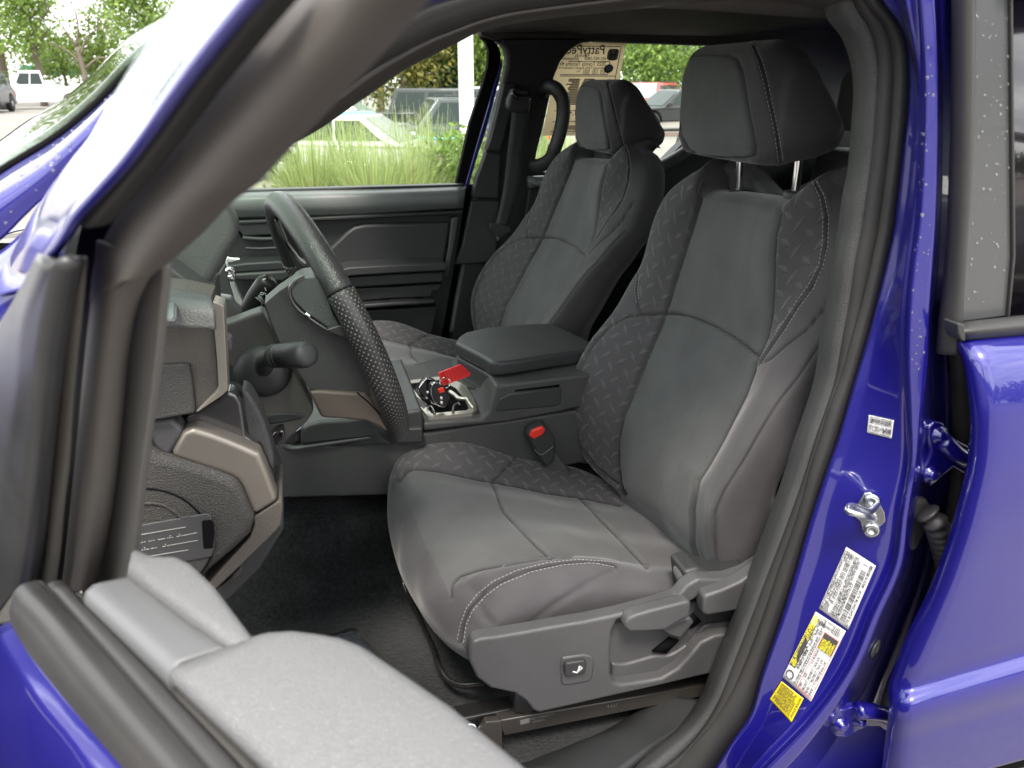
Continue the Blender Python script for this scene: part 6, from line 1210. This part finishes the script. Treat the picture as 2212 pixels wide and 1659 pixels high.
# white post
p, a = at(1010, 8.6); ps_ = tag(empty('white_post', p, -a), 'tall white square post among the bushes', 'post')
prism('post_shaft', [p + [-.068, 0, -.05], p + [.068, 0, -.05], p + [.068, 0, 4.5], p + [-.068, 0, 4.5]], (0, .136, 0), M['wpost'], ps_, .006); prism('post_base', [p + [-.12, -.04, -.02], p + [.12, -.04, -.02], p + [.12, -.04, .05], p + [-.12, -.04, .05]], (0, .22, 0), M['wpost'], ps_, .006)
ps_.rotation_euler = (0, 0, 0)
# parked vehicles
def car(kind, px, dist, rot, paint, label, cat, H=None, L=None, glass='carglass', dz=0, grp='vehicles parked in the lot'):
    """rot 0 = broadside facing left of view"""
    p, a = at(px, dist, dz); S = {'pickup': (5.7, 1.95, 1.90), 'suv': (4.7, 1.85, 1.72), 'jeep': (4.6, 1.88, 1.85), 'sedan': (4.8, 1.82, 1.45)}[kind]; L = L or S[0]; Wd = S[1]; H = H or S[2]; r = .37 if kind != 'sedan' else .34
    belt = H*.60; T = lambda x, z: (x*L/2, z)
    xf, xr = -.66*L/2, .60*L/2
    def arch(x): return [(x + r*1.18*math.cos(q), max(r*.55, r + r*1.18*math.sin(q)) if False else r + r*1.18*math.sin(q)) for q in np.linspace(math.pi, 0, 9)]
    front = [T(-1, .30), T(-1, belt*.78), T(-.97, belt*.92), T(-.42, belt)]
    rear = {'pickup': [T(.16, belt), T(.16, belt*.97), T(.99, belt*.98), T(1, belt*.9), T(1, .42)], 'suv': [T(.95, belt), T(1, belt*.8), T(1, .32)], 'jeep': [T(.97, belt), T(.99, belt*.8), T(.99, .36)], 'sedan': [T(.62, belt), T(.97, belt*.94), T(1, belt*.75), T(1, .3)]}[kind]
    prof = front + rear + arch(xr)[::-1] + arch(xf)[::-1]
    c_ = lambda x, y, z: np.array([x, y, z])
    root = tag(empty(kind if False else {'pickup': 'parked_pickup', 'suv': 'parked_car', 'jeep': 'parked_car', 'sedan': 'parked_car'}[kind], p, -a + rot), label, cat, grp)
    def P(o): o.data.transform(Matrix.Identity(4)); return o
    def mk(name, v, f, mat, bv=.0, sm=True, par=root):
        o = obj(name, v, f, mat, par, sm, world=False); 
        if bv: bev(o, bv, 3)
        return o
    n = len(prof); vb = [(x, -Wd/2, z) for x, z in prof] + [(x, Wd/2, z) for x, z in prof]
    fb = [list(range(n)), list(range(2*n-1, n-1, -1))] + [(i, i+n, (i+1) % n+n, (i+1) % n) for i in range(n)]
    mk('body', vb, fb, paint, .05)
    gh = {'pickup': ((-.44, .18), (-.26, .12)), 'suv': ((-.46, .97), (-.22, .84)), 'jeep': ((-.38, .98), (-.27, .96)), 'sedan': ((-.48, .72), (-.12, .38))}[kind]
    (b0_, b1_), (t0_, t1_) = gh; y0, y1 = Wd/2*.96, Wd/2*.78
    def q8(e=0, zb=belt-.02, zt=H, inset=0): 
        return [(b0_*L/2, -y0-e, zb), (b1_*L/2, -y0-e, zb), (b1_*L/2, y0+e, zb), (b0_*L/2, y0+e, zb), (t0_*L/2, -y1-e, zt), (t1_*L/2, -y1-e, zt), (t1_*L/2, y1+e, zt), (t0_*L/2, y1+e, zt)]
    mk('cabin', q8(), [(0,1,5,4), (1,2,6,5), (2,3,7,6), (3,0,4,7), (4,5,6,7)], paint, .05)
    def onside(sgn, fx0, fx1, z0, z1, e=.012):
        out = []
        for fx, fz in ((fx0, z0), (fx1, z0), (fx1, z1), (fx0, z1)):
            xa = (b0_ + (b1_-b0_)*fx)*L/2; xb = (t0_ + (t1_-t0_)*fx)*L/2; yy = y0 + (y1-y0)*fz + e; out.append((xa + (xb-xa)*fz, sgn*yy, belt + (H-belt)*fz))
        return out
    cuts = {'pickup': ((.08, .50), (.54, .93)), 'suv': ((.07, .36), (.39, .66), (.69, .93)), 'jeep': ((.05, .36), (.40, .68), (.72, .95)), 'sedan': ((.10, .47), (.50, .88))}[kind]
    for sg in (-1, 1):
        for x0, x1 in cuts: mk('window', onside(sg, x0, x1, .12, .84), [(0, 1, 2, 3)], M['carglass'], 0, False)
    def ends(fr, nm, gm):
        k = (3, 0, 4, 7) if fr else (1, 2, 6, 5); Q = [np.array(q8()[i]) for i in k]; c = sum(Q)/4; d = np.array([-.015 if fr else .015, 0, .008]); mk(nm, [c + (q-c)*.86 + d for q in Q], [(0, 1, 2, 3)], gm, 0, False)
    ends(True, 'windscreen', M[glass]); ends(False, 'rear_window', M['carglass'])
    for x in (xf, xr):
        for sg in (-1, 1):
            w_ = lathe('wheel', (x, sg*(Wd/2-.10), r), (0, 1, 0), [(-.11, r*.7), (-.11, r*.95), (-.08, r), (.08, r), (.11, r*.95), (.11, r*.7)], M['tyre'], None, 24); w_.parent = root
            h_ = lathe('rim', (x, sg*(Wd/2-.10), r), (0, 1, 0), [(-.115, r*.15), (-.10, r*.62), (.10, r*.62), (.115, r*.15)], M['alloy'], None, 20); h_.parent = w_
    for sg in (-1, 1):
        mk('headlight', *box((-L/2+.03, sg*Wd*.36, belt*.74), (.05, 0, 0), (0, .17, 0), (0, 0, .075)), M['lamp_w'], .02)
        mk('tail_light', *box((L/2-.05, sg*(Wd/2-.06), belt*.78), (.065, 0, 0), (0, .075, 0), (0, 0, .13)), M['lamp_r'], .02)
        mk('mirror', *box((b0_*L/2+.25, sg*(Wd/2+.08), belt+.08), (.05, 0, 0), (0, .09, 0), (0, 0, .07)), paint, .02)
        mk('door_handle', *box((.02*L, sg*(Wd/2+.012), belt-.12), (.08, 0, 0), (0, .012, 0), (0, 0, .012)), paint if kind != 'pickup' else M['grille'], 0)
    mk('grille', *box((-L/2-.005, 0, belt*.62), (.02, 0, 0), (0, Wd*.24, 0), (0, 0, .13)), M['grille'], .01)
    mk('front_bumper', *box((-L/2-.02, 0, .42), (.06, 0, 0), (0, Wd*.46, 0), (0, 0, .10)), M['grille'] if kind in ('jeep', 'suv') else paint, .03); mk('rear_bumper', *box((L/2+.02, 0, .45), (.06, 0, 0), (0, Wd*.46, 0), (0, 0, .09)), paint, .03)
    if kind in ('suv',):
        for sg in (-1, 1): mk('roof_rail', *box((.3*L/2, sg*y1*.95, H+.04), (L*.22, 0, 0), (0, .02, 0), (0, 0, .018)), M['grille'], .01)
    if kind == 'pickup': mk('cargo_box', *box(((.18+.98)/2*L/2, 0, belt*.97), (.39*L/2, 0, 0), (0, Wd/2*.86, 0), (0, 0, .02)), M['grille'], 0)
    return root
car('pickup', 78, 44, 0.0, M['wcar'], 'white pickup truck parked broadside under the trees at the upper left', 'pickup truck', L=5.0)
car('suv', -48, 38, R(75), M['bkcar'], 'dark vehicle cut off by the left edge, in front of the white pickup', 'car')
car('jeep', 900, 28, R(-8), M['dgcar'], 'boxy dark grey off-roader left of the white post, behind the nearer grey car', 'car', H=1.86)
car('suv', 975, 21, R(12), M['gcar'], 'grey car with roof rails close behind the bushes and the white post', 'car', H=1.66)
car('sedan', 770, 17.5, R(160), M['wcar'], 'white car nearest behind the tall grass', 'car', H=1.36)
car('sedan', 735, 24, R(165), M['wcar'], 'white car with pale windscreen at the left of the far window', 'car', H=1.55, glass='lightglass')
car('sedan', 752, 19, R(200), M['lbcar'], 'light blue car behind the white one, partly hidden by the dark off-roader', 'car', H=1.40, glass='lightglass')
car('pickup', 965, 36, R(80), M['bkcar'], 'dark pickup facing us far behind, just left of the white post', 'pickup truck', H=1.85, glass='lightglass')
car('suv', 1045, 34, R(60), M['wcar'], 'white vehicle seen just right of the white post', 'car', H=1.9)
car('suv', 1400, 38, R(70), M['rcar'], 'red car seen between the headrests through the rear window', 'car', H=1.72, glass='lightglass')
car('sedan', 1462, 31, R(35), M['bkcar'], 'black sedan in front of the red car, beside the driver headrest', 'car')
p, a = at(140, 66); gs = tag(prism('green_awning', [p + [-3.4, 0, 2.0], p + [3.4, 0, 2.0], p + [2.8, 0, 2.7], p + [-2.8, 0, 2.7]], (0, 2, 0), plain('teal_canvas', (.02, .22, .17), .6), None, .02), 'teal green canopy showing between the trees behind the white pickup', 'canopy')
# ---------------------------------------------------------------- rain drops on paint and glass
def drops(name, o, quads, n, par, seed, mat, r0=.0009, r1=.0026):
    g = np.random.default_rng(seed); tree_ = bvh(o); V, Fc = [], []
    for q in quads:
        q = np.array(q, float)
        for i in range(n):
            u, v_ = g.random(2); x, y = (q[0]*(1-u)+q[1]*u)*(1-v_) + (q[3]*(1-u)+q[2]*u)*v_; d = ray(x, y); h = tree_.ray_cast(Vector(CAM), Vector(d).normalized())
            if h[0] is None: continue
            nn = np.array(h[1]); nn = nn if nn@d < 0 else -nn; r = r0 + (r1-r0)*g.random()**2.5; a1 = np.array([0, 0, -1.]) - nn*(-nn[2]); a1 /= np.linalg.norm(a1)+1e-9; b1 = np.cross(nn, a1); c = np.array(h[0]); o_ = len(V)
            for lv, (hh, rr) in enumerate(((0, 1), (.35, .9), (.6, .6))):
                for k in range(8): t = k*math.pi/4; V.append(c + nn*r*hh + (a1*math.cos(t)*(1.25 if math.cos(t) > 0 else 1) + b1*math.sin(t))*r*rr)
            V.append(c + nn*r*.68)
            for lv in range(2): Fc += [(o_+lv*8+k, o_+lv*8+(k+1) % 8, o_+lv*8+8+(k+1) % 8, o_+lv*8+8+k) for k in range(8)]
            Fc += [(o_+16+k, o_+16+(k+1) % 8, o_+24) for k in range(8)]
    if V: w = obj(name, V, Fc, mat, par, True); w['kind'] = 'stuff'
M['drop'] = plain('water_drop', (.9, .9, .9), .02, 0, .5, 0, trans=.9); M['drop'].node_tree.nodes['Principled BSDF'].inputs['IOR'].default_value = 1.33
drops('rain_drops', rd, [[(2105,780),(2212,760),(2212,1650),(1960,1650)], [(2110,790),(2150,785),(2140,1250),(2070,1250)]], 150, rd, 5, M['drop'])
drops('rain_drops', bpy.data.objects['window_pillar'], [[(2100,0),(2180,0),(2180,660),(2090,660)]], 80, rd, 6, M['drop'], .0007, .0019)
drops('rain_drops', body, [[(1995,100),(2022,100),(2000,800),(1965,800)]], 50, body, 7, M['drop'], .0007, .0018)
drops('rain_drops', ap, [[(0,400),(260,180),(240,230),(0,500)]], 40, ap, 8, M['drop'], .0008, .0022)
drops('rain_drops', bpy.data.objects['frame_band'], [[(150,330),(430,0),(500,20),(200,390)]], 26, door, 9, M['drop'], .0005, .0013)

# foliage ring added behind the camera, out of view, to darken paint reflections
g = np.random.default_rng(99); WV, WF = [], []
for k in range(26):
    an = R(115 + k*6.2); d = 34 + 5*g.random(); c = np.array([math.sin(an)*d, math.cos(an)*d, 3.2 + g.random()]); v, f = foliage(c, 1100, (3.4, 3.4, 3.6), .38, 200+k, lobes=8); o = len(WV); WV += list(v); WF += [tuple(i+o for i in q) for q in f]
wd = obj('reflection_foliage', WV, WF, M['leaf_c'], None, False); wd['kind'] = 'stuff'
